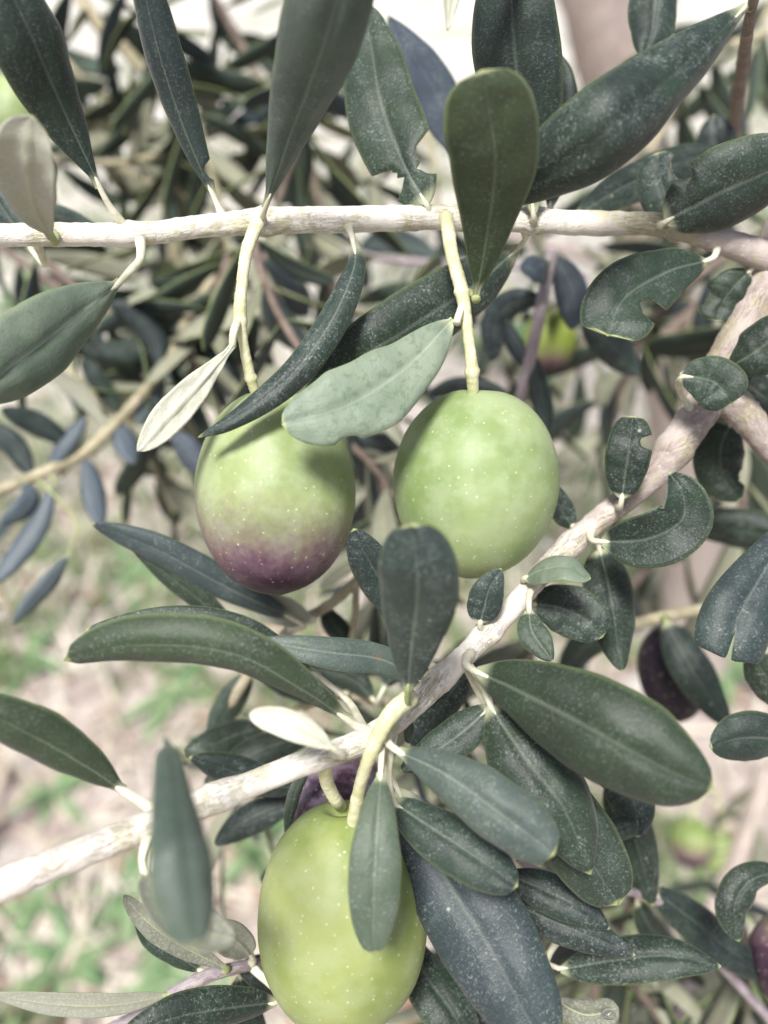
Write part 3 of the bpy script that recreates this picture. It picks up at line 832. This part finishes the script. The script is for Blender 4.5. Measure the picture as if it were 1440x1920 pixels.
# ================================================================== leaves of the diagonal branch
L('B', [(1362, 690, 143), (1400, 670, 140), (1450, 635, 138), (1520, 590, 136)], 100, (.5, .5), roll=10, tint=.16, to=(1370, 680))
L('B', [(1274, 706, 137), (1310, 708, 136), (1345, 720, 135), (1372, 758, 135)], 100, (.5, .26), roll=4, curl=.1, tint=.30, to=(1300, 780), petpts=[(1272, 720, 140), (1280, 745, 144)], thick=.5)
L('B', [(1166, 934, 138), (1172, 890, 137), (1180, 835, 136), (1186, 780, 136)], 84, (.35, .25), roll=4, curl=.15, tint=.12, bites=[(.70, 1, .55, .085)], to=(1160, 945), label='small dark leaf with a round bite in its side')
L('B', [(1128, 1016, 137), (1210, 1012, 133), (1278, 978, 131), (1282, 930, 131), (1256, 884, 132)], 108, (.5, .55), roll=-12, curl=-.15, fold=.15, tint=.22, to=(1115, 1005))
L('B', [(984, 1084, 136), (1020, 1066, 133), (1065, 1062, 130), (1107, 1086, 129)], 46, (.4, .4), roll=50, curl=.2, tint=.75, to=(1010, 1085))
L('B', [(1372, 792, 160), (1352, 840, 161), (1356, 890, 162), (1388, 940, 163)], 92, (.4, .45), roll=10, curl=.3, tint=.22, bites=[(.8, -1, .3, .08)], to=(1360, 745))
L('B', [(1385, 705, 160), (1420, 735, 160), (1470, 770, 160)], 74, (.5, .5), roll=10, tint=.06, to=(1370, 700))
L('E', [(1500, 960, 138), (1440, 1060, 134), (1390, 1150, 131), (1366, 1236, 130)], 132, (.55, .10), roll=14, curl=.35, fold=.25, tint=.32, notch=.16, hue=.3, to=(1535, 1000), label='leaf with a heart-shaped notched tip')
L('B', [(1124, 1030, 146), (1140, 1090, 146), (1152, 1160, 146), (1166, 1260, 146)], 92, (.35, .5), roll=14, curl=.35, tint=.30, to=(1120, 1000))
L('B', [(998, 1132, 142), (1045, 1138, 141), (1092, 1158, 140), (1130, 1195, 139)], 98, (.38, .32), roll=0, curl=.15, tint=.28, to=(985, 1110))
L('B', [(992, 1146, 133), (996, 1180, 131), (1012, 1206, 130), (1036, 1240, 129)], 56, (.4, .5), roll=4, curl=.15, tint=.55, to=(1000, 1092))
L('B', [(900, 1168, 132), (908, 1140, 131), (918, 1105, 130), (940, 1066, 130)], 66, (.3, .5), roll=-10, curl=.2, tint=.4, to=(920, 1178))
L('B', [(764, 1300, 118), (772, 1200, 110), (784, 1090, 103), (770, 985, 100)], 150, (.62, .34), roll=8, curl=.25, tint=.34, to=(770, 1312), green=True, label='grey-green leaf standing upright and out of focus between two olives')
L('B', [(760, 1180, 142), (720, 1100, 140), (685, 1040, 138), (662, 992, 137)], 82, (.5, .45), roll=10, curl=.2, tint=.10, to=(830, 1265))
L('B', [(1075, 988, 150), (1058, 965, 152), (1046, 940, 154), (1040, 908, 155)], 46, (.5, .5), roll=10, tint=.22, to=(1090, 1000), pet=1.2)
L('B', [(800, 1285, 136), (720, 1238, 131), (610, 1222, 128), (465, 1200, 128)], 62, (.4, .5), roll=-10, curl=.2, tint=.62, to=(822, 1275), label='grey-green leaf behind the upright grey leaf')
L('B', [(655, 1352, 123), (560, 1290, 117), (430, 1225, 113), (250, 1212, 113), (118, 1240, 115)], 94, (.55, .34), roll=26, curl=.55, tint=.36, hue=-.35, to=(700, 1378), pet=1.2, label='long arched dark green leaf reaching to the left')
L('B', [(600, 1270, 140), (470, 1184, 136), (330, 1160, 134), (160, 1182, 132)], 48, (.5, .4), roll=10, curl=.3, tint=.28, to=(690, 1385))
L('B', [(232, 1484, 117), (140, 1425, 113), (30, 1365, 109), (-90, 1310, 106)], 92, (.6, .5), roll=24, curl=.4, tint=.36, hue=-.3, to=(310, 1530), pet=1.3)
L('B', [(322, 1500, 104), (318, 1400, 94), (330, 1470, 86), (352, 1600, 80), (372, 1775, 78)], 114, (.95, .34), roll=24, curl=.45, tint=.58, rib=.2, hue=-.1, to=False)
L('B', [(272, 1640, 108), (300, 1690, 104), (350, 1735, 103), (440, 1765, 104)], 84, (.5, .4), roll=24, under=True, tint=.10, to=(285, 1545))
L('B', [(890, 1258, 125), (980, 1300, 118), (1110, 1368, 111), (1240, 1440, 107), (1338, 1480, 106)], 190, (.50, .40), roll=-14, curl=.35, tint=.20, hue=-.25, to=(882, 1225), pet=1.2, label='largest broad leaf at the lower right, slightly out of focus')
L('B', [(918, 1322, 128), (985, 1420, 123), (1060, 1520, 121), (1108, 1640, 121)], 150, (.5, .5), roll=12, curl=.45, tint=.25, to=(885, 1250), petpts=[(912, 1302, 129), (900, 1275, 130)])
L('B', [(930, 1350, 134), (1010, 1460, 131), (1085, 1580, 128), (1160, 1698, 127)], 142, (.6, .28), roll=-6, curl=.2, tint=.40, to=(885, 1250))
L('B', [(745, 1408, 119), (830, 1450, 114), (930, 1520, 110), (1040, 1605, 108)], 118, (.50, .26), roll=-10, curl=.35, tint=.56, to=(735, 1350), pet=1.2)
L('B', [(735, 1502, 124), (810, 1552, 120), (890, 1605, 117), (970, 1662, 116)], 104, (.35, .30), roll=12, curl=.35, tint=.48, to=(735, 1350), petpts=[(728, 1450, 124)])
L('B', [(714, 1448, 118), (708, 1540, 113), (702, 1660, 111), (700, 1792, 111)], 100, (.55, .36), roll=4, curl=.2, tint=.56, to=(720, 1370), label='spoon-shaped leaf hanging in front of the lowest olive')
L('B', [(745, 1480, 133), (830, 1640, 128), (930, 1800, 123), (1030, 1990, 119)], 184, (.5, .4), roll=-10, curl=.3, tint=.34, hue=.25, to=(735, 1360))
L('B', [(918, 1326, 133), (870, 1370, 132), (820, 1405, 131), (750, 1445, 131)], 76, (.4, .5), roll=-8, curl=.2, tint=.40, to=(885, 1250), petpts=[(916, 1306, 132)])
L('B', [(880, 1240, 143), (845, 1300, 144), (810, 1350, 146), (770, 1400, 148)], 62, (.45, .45), roll=10, curl=.2, tint=.22, to=(870, 1240))
L('B', [(768, 1345, 131), (768, 1372, 132), (766, 1395, 134)], 20, (.5, .3), roll=10, tint=.5, to=(770, 1325))
L('B', [(618, 1398, 112), (575, 1372, 110), (530, 1352, 109), (468, 1338, 108)], 52, (.45, .35), roll=12, under=True, tint=.95, to=(620, 1410), label='small whitish leaf underside beside the branch fork')
L('B', [(578, 1440, 134), (556, 1480, 137), (545, 1520, 139), (536, 1568, 140)], 24, (.5, .5), roll=10, tint=.6, to=(590, 1425))

# lower right, carried by the dark twig behind
L('K', [(950, 1638, 140), (1020, 1668, 138), (1085, 1700, 136), (1144, 1742, 135)], 76, (.5, .55), roll=10, curl=.3, tint=.10, to=(960, 1600))
L('K', [(955, 1690, 142), (1030, 1725, 138), (1110, 1758, 136), (1192, 1792, 135)], 74, (.5, .6), roll=-10, curl=.3, tint=.12, to=(990, 1630))
L('K', [(1050, 1818, 146), (1150, 1800, 143), (1250, 1792, 141), (1352, 1812, 140)], 84, (.5, .55), roll=16, curl=.25, tint=.24, to=(1120, 1660))
L('K', [(1155, 1445, 160), (1178, 1530, 160), (1205, 1620, 160), (1226, 1700, 160)], 84, (.4, .5), roll=14, curl=.3, tint=.12, to=(1150, 1480), petpts=[(1170, 1560, 162)])
L('K', [(1110, 1440, 150), (1160, 1460, 149), (1190, 1510, 148), (1196, 1570, 148)], 82, (.5, .4), roll=10, curl=.3, tint=.07, to=(1120, 1660))
L('K', [(1120, 1560, 146), (1145, 1555, 145), (1170, 1550, 144), (1196, 1540, 144)], 44, (.5, .35), roll=8, tint=.32, to=(1110, 1655))
L('K', [(1222, 1668, 165), (1300, 1725, 168), (1380, 1790, 170), (1450, 1835, 172)], 74, (.5, .5), roll=14, curl=.3, tint=.08, to=(1230, 1690))
L('K', [(1195, 1690, 168), (1220, 1740, 170), (1262, 1780, 172), (1330, 1800, 174)], 52, (.5, .5), roll=14, curl=.3, tint=.08, to=(1220, 1690))
L('E', [(1470, 1635, 150), (1410, 1650, 148), (1378, 1700, 147), (1385, 1765, 147)], 64, (.5, .4), roll=20, curl=.4, tint=.20, to=(1485, 1640))
L('E', [(1500, 1400, 144), (1440, 1385, 142), (1390, 1385, 141), (1332, 1400, 140)], 92, (.5, .45), roll=14, curl=.3, tint=.22, to=(1495, 1410))
L('E', [(1490, 1330, 150), (1455, 1300, 150), (1430, 1262, 150), (1410, 1225, 150)], 74, (.5, .4), roll=14, tint=.25, to=(1500, 1310))
L('E', [(1520, 1040, 190), (1450, 1010, 192), (1380, 995, 194), (1290, 985, 196)], 76, (.5, .4), roll=18, curl=.4, tint=.07, to=(1515, 1060))
L('Q', [(1248, 1165, 192), (1280, 1225, 188), (1320, 1290, 186), (1372, 1370, 186)], 76, (.45, .55), roll=8, curl=.25, tint=.14, to=(1250, 1155), green=True)
L('Q', [(1180, 1170, 200), (1120, 1195, 202), (1080, 1230, 205), (1050, 1280, 208)], 60, (.5, .5), roll=10, tint=.2, to=(1170, 1172))

# bottom edge
L('T', [(310, 1866, 141), (210, 1882, 136), (100, 1880, 132), (-30, 1862, 128)], 42, (.5, .6), roll=26, curl=.2, under=True, tint=.22, to=(325, 1866), green=True, label='leaf lying edge-on with its pale underside up at the bottom left')
L('T', [(420, 1812, 138), (350, 1775, 134), (290, 1735, 131), (232, 1678, 130)], 42, (.5, .4), roll=30, curl=.3, under=True, tint=.05, to=(425, 1820), green=True)
L('T', [(378, 1822, 141), (330, 1790, 140), (285, 1755, 140), (255, 1700, 141)], 48, (.5, .4), roll=20, curl=.2, tint=.35, to=(380, 1835))
L('T', [(470, 1790, 140), (450, 1770, 136), (420, 1752, 132), (380, 1745, 130)], 62, (.5, .4), roll=10, under=True, tint=.12, to=(470, 1810))
L('T', [(446, 1815, 144), (480, 1818, 145), (520, 1830, 147), (570, 1850, 150)], 64, (.5, .4), roll=14, tint=.08, to=(440, 1815))
L('T', [(520, 1880, 140), (430, 1890, 134), (330, 1908, 130), (220, 1945, 127)], 76, (.45, .5), roll=18, curl=.35, tint=.16, to=(470, 1812))
L('T', [(450, 1830, 150), (460, 1880, 150), (480, 1930, 150), (500, 1970, 150)], 60, (.45, .5), roll=18, curl=.35, tint=.10, to=(445, 1815))
L('K', [(770, 1760, 150), (800, 1830, 146), (850, 1900, 142), (900, 1990, 140)], 100, (.5, .5), roll=14, curl=.3, tint=.12, to=(930, 1560))
L('K', [(830, 1760, 156), (860, 1840, 154), (890, 1900, 152), (920, 1990, 150)], 90, (.5, .5), roll=-14, curl=.3, tint=.14, to=(930, 1560))
L('K', [(1040, 1872, 142), (1075, 1896, 140), (1110, 1904, 139), (1160, 1890, 139)], 58, (.5, .3), roll=8, fold=.3, curl=.0, under=True, tint=.0, to=(1000, 1630), label='small leaf showing its underside, with a water drop at the tip')

# between and behind, sharp enough to be told apart
L('C', [(580, 1158, 165), (545, 1150, 163), (510, 1135, 162), (470, 1098, 161)], 56, (.5, .5), roll=6, under=True, tint=.45, to=(560, 1172))
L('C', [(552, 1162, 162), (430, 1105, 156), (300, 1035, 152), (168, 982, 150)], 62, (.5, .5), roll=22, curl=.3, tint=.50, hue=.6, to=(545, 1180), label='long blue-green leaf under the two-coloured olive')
L('C', [(448, 1190, 160), (385, 1135, 156), (310, 1075, 154), (236, 1012, 153)], 44, (.5, .5), roll=20, curl=.3, tint=.20, to=(475, 1250))
L('C', [(660, 1215, 172), (640, 1190, 172), (620, 1165, 172), (612, 1140, 172)], 44, (.5, .4), roll=10, tint=.10, to=(655, 1225))
L('C', [(470, 1260, 178), (440, 1310, 178), (415, 1350, 178), (390, 1385, 178)], 54, (.5, .5), roll=20, tint=.5, to=(465, 1265))
L('D', [(640, 1300, 172), (590, 1295, 172), (540, 1280, 172), (470, 1250, 172)], 60, (.5, .5), roll=10, tint=.18, to=(650, 1302))
L('D', [(700, 1312, 172), (670, 1280, 172), (630, 1262, 172), (570, 1250, 172)], 48, (.5, .5), roll=10, tint=.25, to=(705, 1313))
L('D', [(500, 1362, 176), (450, 1375, 172), (400, 1395, 168), (342, 1412, 166)], 66, (.5, .5), roll=-12, tint=.28, to=(520, 1360))
L('D', [(590, 1380, 172), (520, 1395, 168), (460, 1420, 166), (380, 1470, 165)], 64, (.5, .5), roll=-12, tint=.30, to=(560, 1330))
L('D', [(570, 1480, 160), (500, 1470, 156), (430, 1445, 154), (355, 1420, 152)], 62, (.5, .5), roll=16, tint=.12, to=(500, 1385))
L('D', [(560, 1500, 166), (500, 1520, 166), (450, 1545, 166), (400, 1585, 166)], 60, (.5, .5), roll=-10, tint=.10, to=(490, 1395))
L('D', [(600, 1600, 172), (560, 1620, 172), (520, 1640, 172), (485, 1650, 172)], 62, (.5, .5), roll=-10, tint=.10, to=(480, 1400))
L('D', [(720, 1290, 168), (740, 1250, 168), (745, 1200, 168), (740, 1150, 168)], 54, (.5, .5), roll=-10, tint=.12, to=(715, 1314))

# the blurred twig at the left
for (pp, wd, ti, un, rl) in [
        ([(60, 895, 222), (20, 835, 220), (-30, 790, 218)], 46, .25, False, 20), ([(135, 838, 226), (90, 808, 222), (0, 765, 216)], 46, .12, False, 10),
        ([(200, 800, 230), (160, 745, 226), (110, 705, 222), (60, 690, 220)], 34, .4, True, 20), ([(228, 782, 232), (185, 720, 228), (150, 670, 226)], 38, .25, False, 20),
        ([(100, 905, 222), (70, 980, 218), (30, 1040, 215), (-20, 1100, 212)], 44, .55, False, -20), ([(160, 855, 228), (172, 900, 226), (182, 950, 224), (188, 990, 222)], 44, .5, False, 10),
        ([(90, 880, 224), (120, 830, 224), (160, 780, 226)], 34, .5, False, 30), ([(225, 790, 232), (240, 830, 230), (250, 870, 228)], 46, .55, False, 20),
        ([(130, 1040, 214), (100, 1085, 212), (65, 1125, 210), (22, 1172, 208)], 34, .6, False, 24), ([(45, 900, 220), (60, 930, 218), (40, 960, 216), (0, 985, 214)], 40, .55, False, 24),
        ([(300, 695, 238), (290, 640, 236), (250, 590, 234), (200, 570, 232)], 48, .12, False, 10), ([(305, 690, 238), (280, 760, 236), (260, 800, 234)], 44, .6, False, 10),
        ([(345, 605, 246), (270, 650, 240), (200, 660, 236), (130, 650, 232)], 50, .10, False, -10), ([(345, 605, 246), (380, 640, 244), (420, 690, 242), (450, 760, 240)], 50, .14, False, 10),
        ([(390, 900, 200), (370, 870, 200), (345, 835, 200), (322, 808, 200)], 50, .4, False, 10), ([(395, 525, 256), (330, 540, 250), (280, 530, 246)], 46, .10, False, 10)]:
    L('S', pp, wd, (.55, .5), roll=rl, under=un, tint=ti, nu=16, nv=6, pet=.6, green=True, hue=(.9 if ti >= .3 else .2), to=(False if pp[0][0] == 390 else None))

# the mauve twig behind the green olive
for (pp, wd, ti, un, rl) in [
        ([(1035, 480, 190), (1065, 520, 190), (1078, 570, 190), (1070, 620, 190)], 62, .32, False, 14), ([(1090, 600, 205), (1130, 630, 206), (1165, 665, 208), (1200, 705, 210)], 66, .10, False, 10),
        ([(1030, 490, 188), (1010, 500, 184), (990, 520, 182)], 60, .34, False, -10), ([(1020, 560, 192), (960, 570, 196), (930, 610, 198), (925, 680, 200)], 56, .10, False, 14),
        ([(990, 690, 194), (960, 640, 196), (950, 600, 198)], 34, .12, False, 14), ([(1000, 660, 193), (1020, 760, 190), (1030, 820, 188)], 40, .15, False, 20),
        ([(972, 765, 196), (920, 740, 198), (860, 730, 200), (800, 740, 202)], 44, .10, False, 20), ([(962, 850, 202), (900, 860, 206), (820, 850, 210), (740, 880, 212)], 60, .12, False, 14)]:
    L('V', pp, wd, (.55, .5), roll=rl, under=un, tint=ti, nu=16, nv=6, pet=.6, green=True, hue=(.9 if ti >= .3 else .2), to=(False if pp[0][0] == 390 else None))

# ================================================================== background sprigs
TG = 'blurred twigs behind the olives'
sprig('b1', [(120, -60, 300, 12), (180, 40, 300, 13), (250, 110, 300, 12), (320, 210, 305, 10), (335, 400, 312, 9), (345, 620, 325, 8)], 'blurred yellowish twig with crowded leaves at the top left', 9, 21, llen=(.03, .045), flip=.3)
sprig('b2', [(380, -40, 330, 8), (450, 80, 330, 9), (510, 200, 330, 8), (570, 330, 330, 8)], 'blurred twig with dark leaves left of the big upright leaf', 7, 22, M_BARKB, llen=(.03, .042))
sprig('b3', [(60, 60, 340, 7), (200, 190, 340, 7), (300, 330, 345, 7), (330, 560, 350, 7)], 'blurred twig of small pale leaves behind the top left leaves', 7, 23, llen=(.028, .040), flip=.5)
sprig('b4', [(1100, 520, 270, 7), (930, 495, 268, 7), (760, 490, 265, 7), (640, 470, 262, 6)], 'thin grey twig running level behind the hanging stalks', 6, 24, M_TWIGP, llen=(.03, .045), flip=.3)
sprig('b5', [(470, 470, 240, 8), (520, 560, 242, 8), (560, 650, 246, 7), (610, 720, 250, 6)], 'blurred twig with dark curled leaves between the two stalks', 4, 25, M_BARKB, llen=(.028, .038))
sprig('b6', [(1330, 560, 330, 14), (1240, 640, 335, 12), (1180, 720, 340, 10), (1120, 850, 350, 9)], 'blurred grey-brown twig left of the thick branch', 5, 26, M_BARKB, llen=(.03, .042))
sprig('b7', [(1440, 1440, 430, 24), (1390, 1600, 430, 22), (1320, 1740, 425, 17), (1230, 1900, 420, 13)], 'blurred pinkish twig with olives at the lower right', 6, 27, M_TRUNK, llen=(.035, .05), skip=.2)
sprig('b8', [(1330, 1780, 250, 12), (1290, 1860, 250, 13), (1250, 1960, 250, 14)], 'pale twig at the bottom edge right of the lowest olive', 3, 28, M_TWIGP, llen=(.03, .045))
sprig('b9', [(1440, 60, 300, 9), (1330, 110, 300, 9), (1260, 220, 300, 8), (1180, 330, 300, 8)], 'blurred twig behind the broad diagonal leaf at the top right', 6, 29, llen=(.03, .045))
sprig('b10', [(640, 560, 280, 7), (720, 640, 280, 7), (740, 800, 285, 7), (700, 950, 290, 7)], 'blurred twig hanging between the two upper olives', 6, 30, M_BARKB, llen=(.03, .042))
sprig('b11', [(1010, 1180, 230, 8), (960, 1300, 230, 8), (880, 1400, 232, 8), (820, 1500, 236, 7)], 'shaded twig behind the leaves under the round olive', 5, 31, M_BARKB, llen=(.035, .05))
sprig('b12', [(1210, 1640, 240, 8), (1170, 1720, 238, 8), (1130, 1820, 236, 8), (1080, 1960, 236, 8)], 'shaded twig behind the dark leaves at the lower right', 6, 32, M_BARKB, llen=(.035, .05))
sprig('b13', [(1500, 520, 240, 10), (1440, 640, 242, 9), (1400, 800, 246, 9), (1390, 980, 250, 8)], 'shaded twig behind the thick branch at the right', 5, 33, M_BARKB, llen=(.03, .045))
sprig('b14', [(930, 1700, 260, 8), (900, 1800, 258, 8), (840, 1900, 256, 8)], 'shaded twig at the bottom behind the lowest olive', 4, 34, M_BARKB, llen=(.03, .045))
sprig('b15', [(600, 20, 420, 6), (660, 180, 420, 6), (690, 330, 420, 6)], 'far twig behind the bitten leaf at the top', 4, 35, llen=(.03, .042))
sprig('b16', [(20, 1150, 330, 6), (-20, 1050, 320, 6), (-60, 900, 310, 6)], 'far twig at the left edge', 2, 36, llen=(.03, .042))

sprig('b17', [(230, -60, 285, 8), (330, 140, 285, 8), (400, 330, 288, 8), (440, 560, 295, 7)], 'blurred twig between the two narrow leaves at the top left', 9, 51, llen=(.028, .042), flip=.35)
sprig('b18', [(560, -40, 310, 8), (545, 160, 310, 8), (600, 380, 315, 8), (630, 560, 320, 7)], 'blurred twig behind the big upright leaf and the bitten one', 7, 52, M_BARKB, llen=(.03, .042), flip=.2)
sprig('b19', [(1460, 260, 320, 10), (1300, 380, 322, 9), (1150, 520, 326, 9), (1080, 700, 332, 8)], 'blurred twig crossing behind the right end of the upper branch', 8, 53, M_BARKB, llen=(.03, .045), flip=.15)
sprig('b20', [(1470, 860, 330, 9), (1330, 960, 330, 9), (1200, 1080, 332, 8), (1100, 1220, 336, 8)], 'blurred twig behind the middle of the thick branch', 6, 54, M_BARKB, llen=(.03, .045), skip=.2)
sprig('b21', [(1500, 1720, 280, 9), (1400, 1790, 282, 9), (1290, 1870, 285, 8), (1180, 1980, 290, 8)], 'shaded twig in the lower right corner', 6, 55, M_BARKB, llen=(.03, .045))
sprig('b22', [(-20, 450, 300, 8), (110, 540, 300, 8), (230, 640, 302, 8), (340, 780, 306, 7)], 'blurred twig behind the grey-green leaf at the left', 8, 56, M_BARKB, llen=(.028, .042), flip=.3)
sprig('b24', [(830, 430, 310, 7), (900, 560, 310, 7), (960, 720, 312, 7), (1000, 900, 316, 7)], 'blurred twig behind the round green olive and its stalk', 7, 57, M_BARKB, llen=(.03, .042))
sprig('b25', [(600, 740, 250, 7), (700, 850, 250, 7), (715, 980, 252, 7), (690, 1140, 256, 7)], 'shaded twig in the gap between the two upper olives', 6, 58, M_BARKB, llen=(.028, .040), flip=.2)
sprig('b26', [(1460, -40, 380, 8), (1390, 180, 380, 8), (1330, 420, 384, 8), (1260, 640, 390, 8)], 'far twig behind the torn leaf at the top right', 8, 59, llen=(.032, .046), flip=.3)
sprig('b28', [(900, 1180, 215, 7), (810, 1290, 215, 7), (680, 1380, 218, 7), (560, 1450, 222, 7)], 'shaded twig behind the fork of the pale branch', 6, 60, M_BARKB, llen=(.026, .038))
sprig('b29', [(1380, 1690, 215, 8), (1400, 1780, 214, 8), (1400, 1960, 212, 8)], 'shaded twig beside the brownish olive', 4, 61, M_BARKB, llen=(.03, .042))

sprig('c1', [(-40, 600, 265, 8), (120, 690, 265, 8), (250, 810, 268, 8), (330, 960, 272, 7)], 'blurred twig under the grey-green leaf at the left', 6, 71, M_TWIG, llen=(.028, .040), flip=.25)
sprig('c2', [(430, 480, 245, 8), (385, 620, 245, 8), (330, 770, 248, 7)], 'blurred twig left of the stalk of the two-coloured olive', 5, 72, M_BARKB, llen=(.026, .038))
sprig('c3', [(-40, 90, 330, 7), (100, 210, 330, 7), (240, 320, 332, 7), (420, 400, 336, 7)], 'blurred twig crossing behind the top left leaf', 7, 73, M_TWIG, llen=(.028, .040), flip=.35)
sprig('c4', [(640, 60, 265, 7), (570, 240, 265, 7), (510, 420, 268, 7), (480, 620, 272, 7)], 'shaded twig right behind the big upright leaf', 6, 74, M_BARKB, llen=(.026, .040), skip=.15)
sprig('c5', [(1460, 420, 262, 9), (1260, 560, 262, 8), (1130, 760, 266, 8)], 'shaded twig behind the leaf with the bitten tip', 6, 75, M_BARKB, llen=(.03, .042))
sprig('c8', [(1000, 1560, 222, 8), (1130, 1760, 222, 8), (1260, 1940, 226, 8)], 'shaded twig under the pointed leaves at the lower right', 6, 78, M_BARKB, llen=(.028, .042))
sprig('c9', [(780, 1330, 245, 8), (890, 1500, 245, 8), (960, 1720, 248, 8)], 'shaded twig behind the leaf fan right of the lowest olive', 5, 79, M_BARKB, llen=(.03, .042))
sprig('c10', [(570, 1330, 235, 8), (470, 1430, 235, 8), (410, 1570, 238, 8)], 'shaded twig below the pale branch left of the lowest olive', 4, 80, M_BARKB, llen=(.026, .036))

sprig('d1', [(470, 430, 205, 8), (500, 540, 205, 8), (560, 650, 206, 8), (640, 740, 208, 7)], 'shaded twig just behind the stalk of the two-coloured olive', 4, 91, M_BARKB, llen=(.024, .034))
sprig('d2', [(60, 470, 240, 8), (170, 560, 240, 8), (290, 640, 242, 8), (420, 690, 246, 7)], 'blurred twig running right from behind the left leaf', 6, 92, M_BARKB, llen=(.026, .036), flip=.2)
sprig('d3', [(640, 820, 215, 8), (720, 900, 215, 8), (730, 1010, 216, 7), (700, 1130, 218, 7)], 'dark twig in the gap beside the round green olive', 5, 93, M_BARKB, llen=(.022, .032))
sprig('d4', [(620, -60, 350, 7), (700, 100, 350, 7), (800, 260, 352, 7), (820, 400, 356, 7)], 'far twig behind the blue-grey leaf at the top', 5, 94, M_TWIG, llen=(.03, .040), skip=.25)
sprig('d5', [(-40, 260, 300, 7), (110, 300, 300, 7), (260, 300, 302, 7), (430, 240, 305, 7)], 'far twig behind the narrow bitten leaf at the top left', 6, 95, M_TWIG, llen=(.026, .036), flip=.3)

# ------------------------------------------------------------------ water drop on the leaf tip
def drop():
    c = P(1142, 1902, 136.2); m, t, b, out = newmat('water')
    b.inputs['Base Color'].default_value = (1, 1, 1, 1); b.inputs['Transmission Weight'].default_value = 1; b.inputs['IOR'].default_value = 1.33; b.inputs['Roughness'].default_value = 0
    vs, fs = [], []
    for i in range(13):
        ph = math.pi * i / 12
        for j in range(20):
            th = 2 * math.pi * j / 20
            vs.append((.0011 * math.sin(ph) * math.cos(th), .0008 * math.sin(ph) * math.sin(th), .0008 * math.cos(ph) * (1 if ph < 1.6 else .8)))
    for i in range(12):
        for j in range(20): fs.append((i * 20 + j, i * 20 + (j + 1) % 20, (i + 1) * 20 + (j + 1) % 20, (i + 1) * 20 + j)[::-1])
    o = link('water_drop', mesh('water_drop', vs, fs, [m]), None, c)
    o['label'] = 'clear water drop on the small leaf tip at the bottom'; o['category'] = 'drop'
drop()
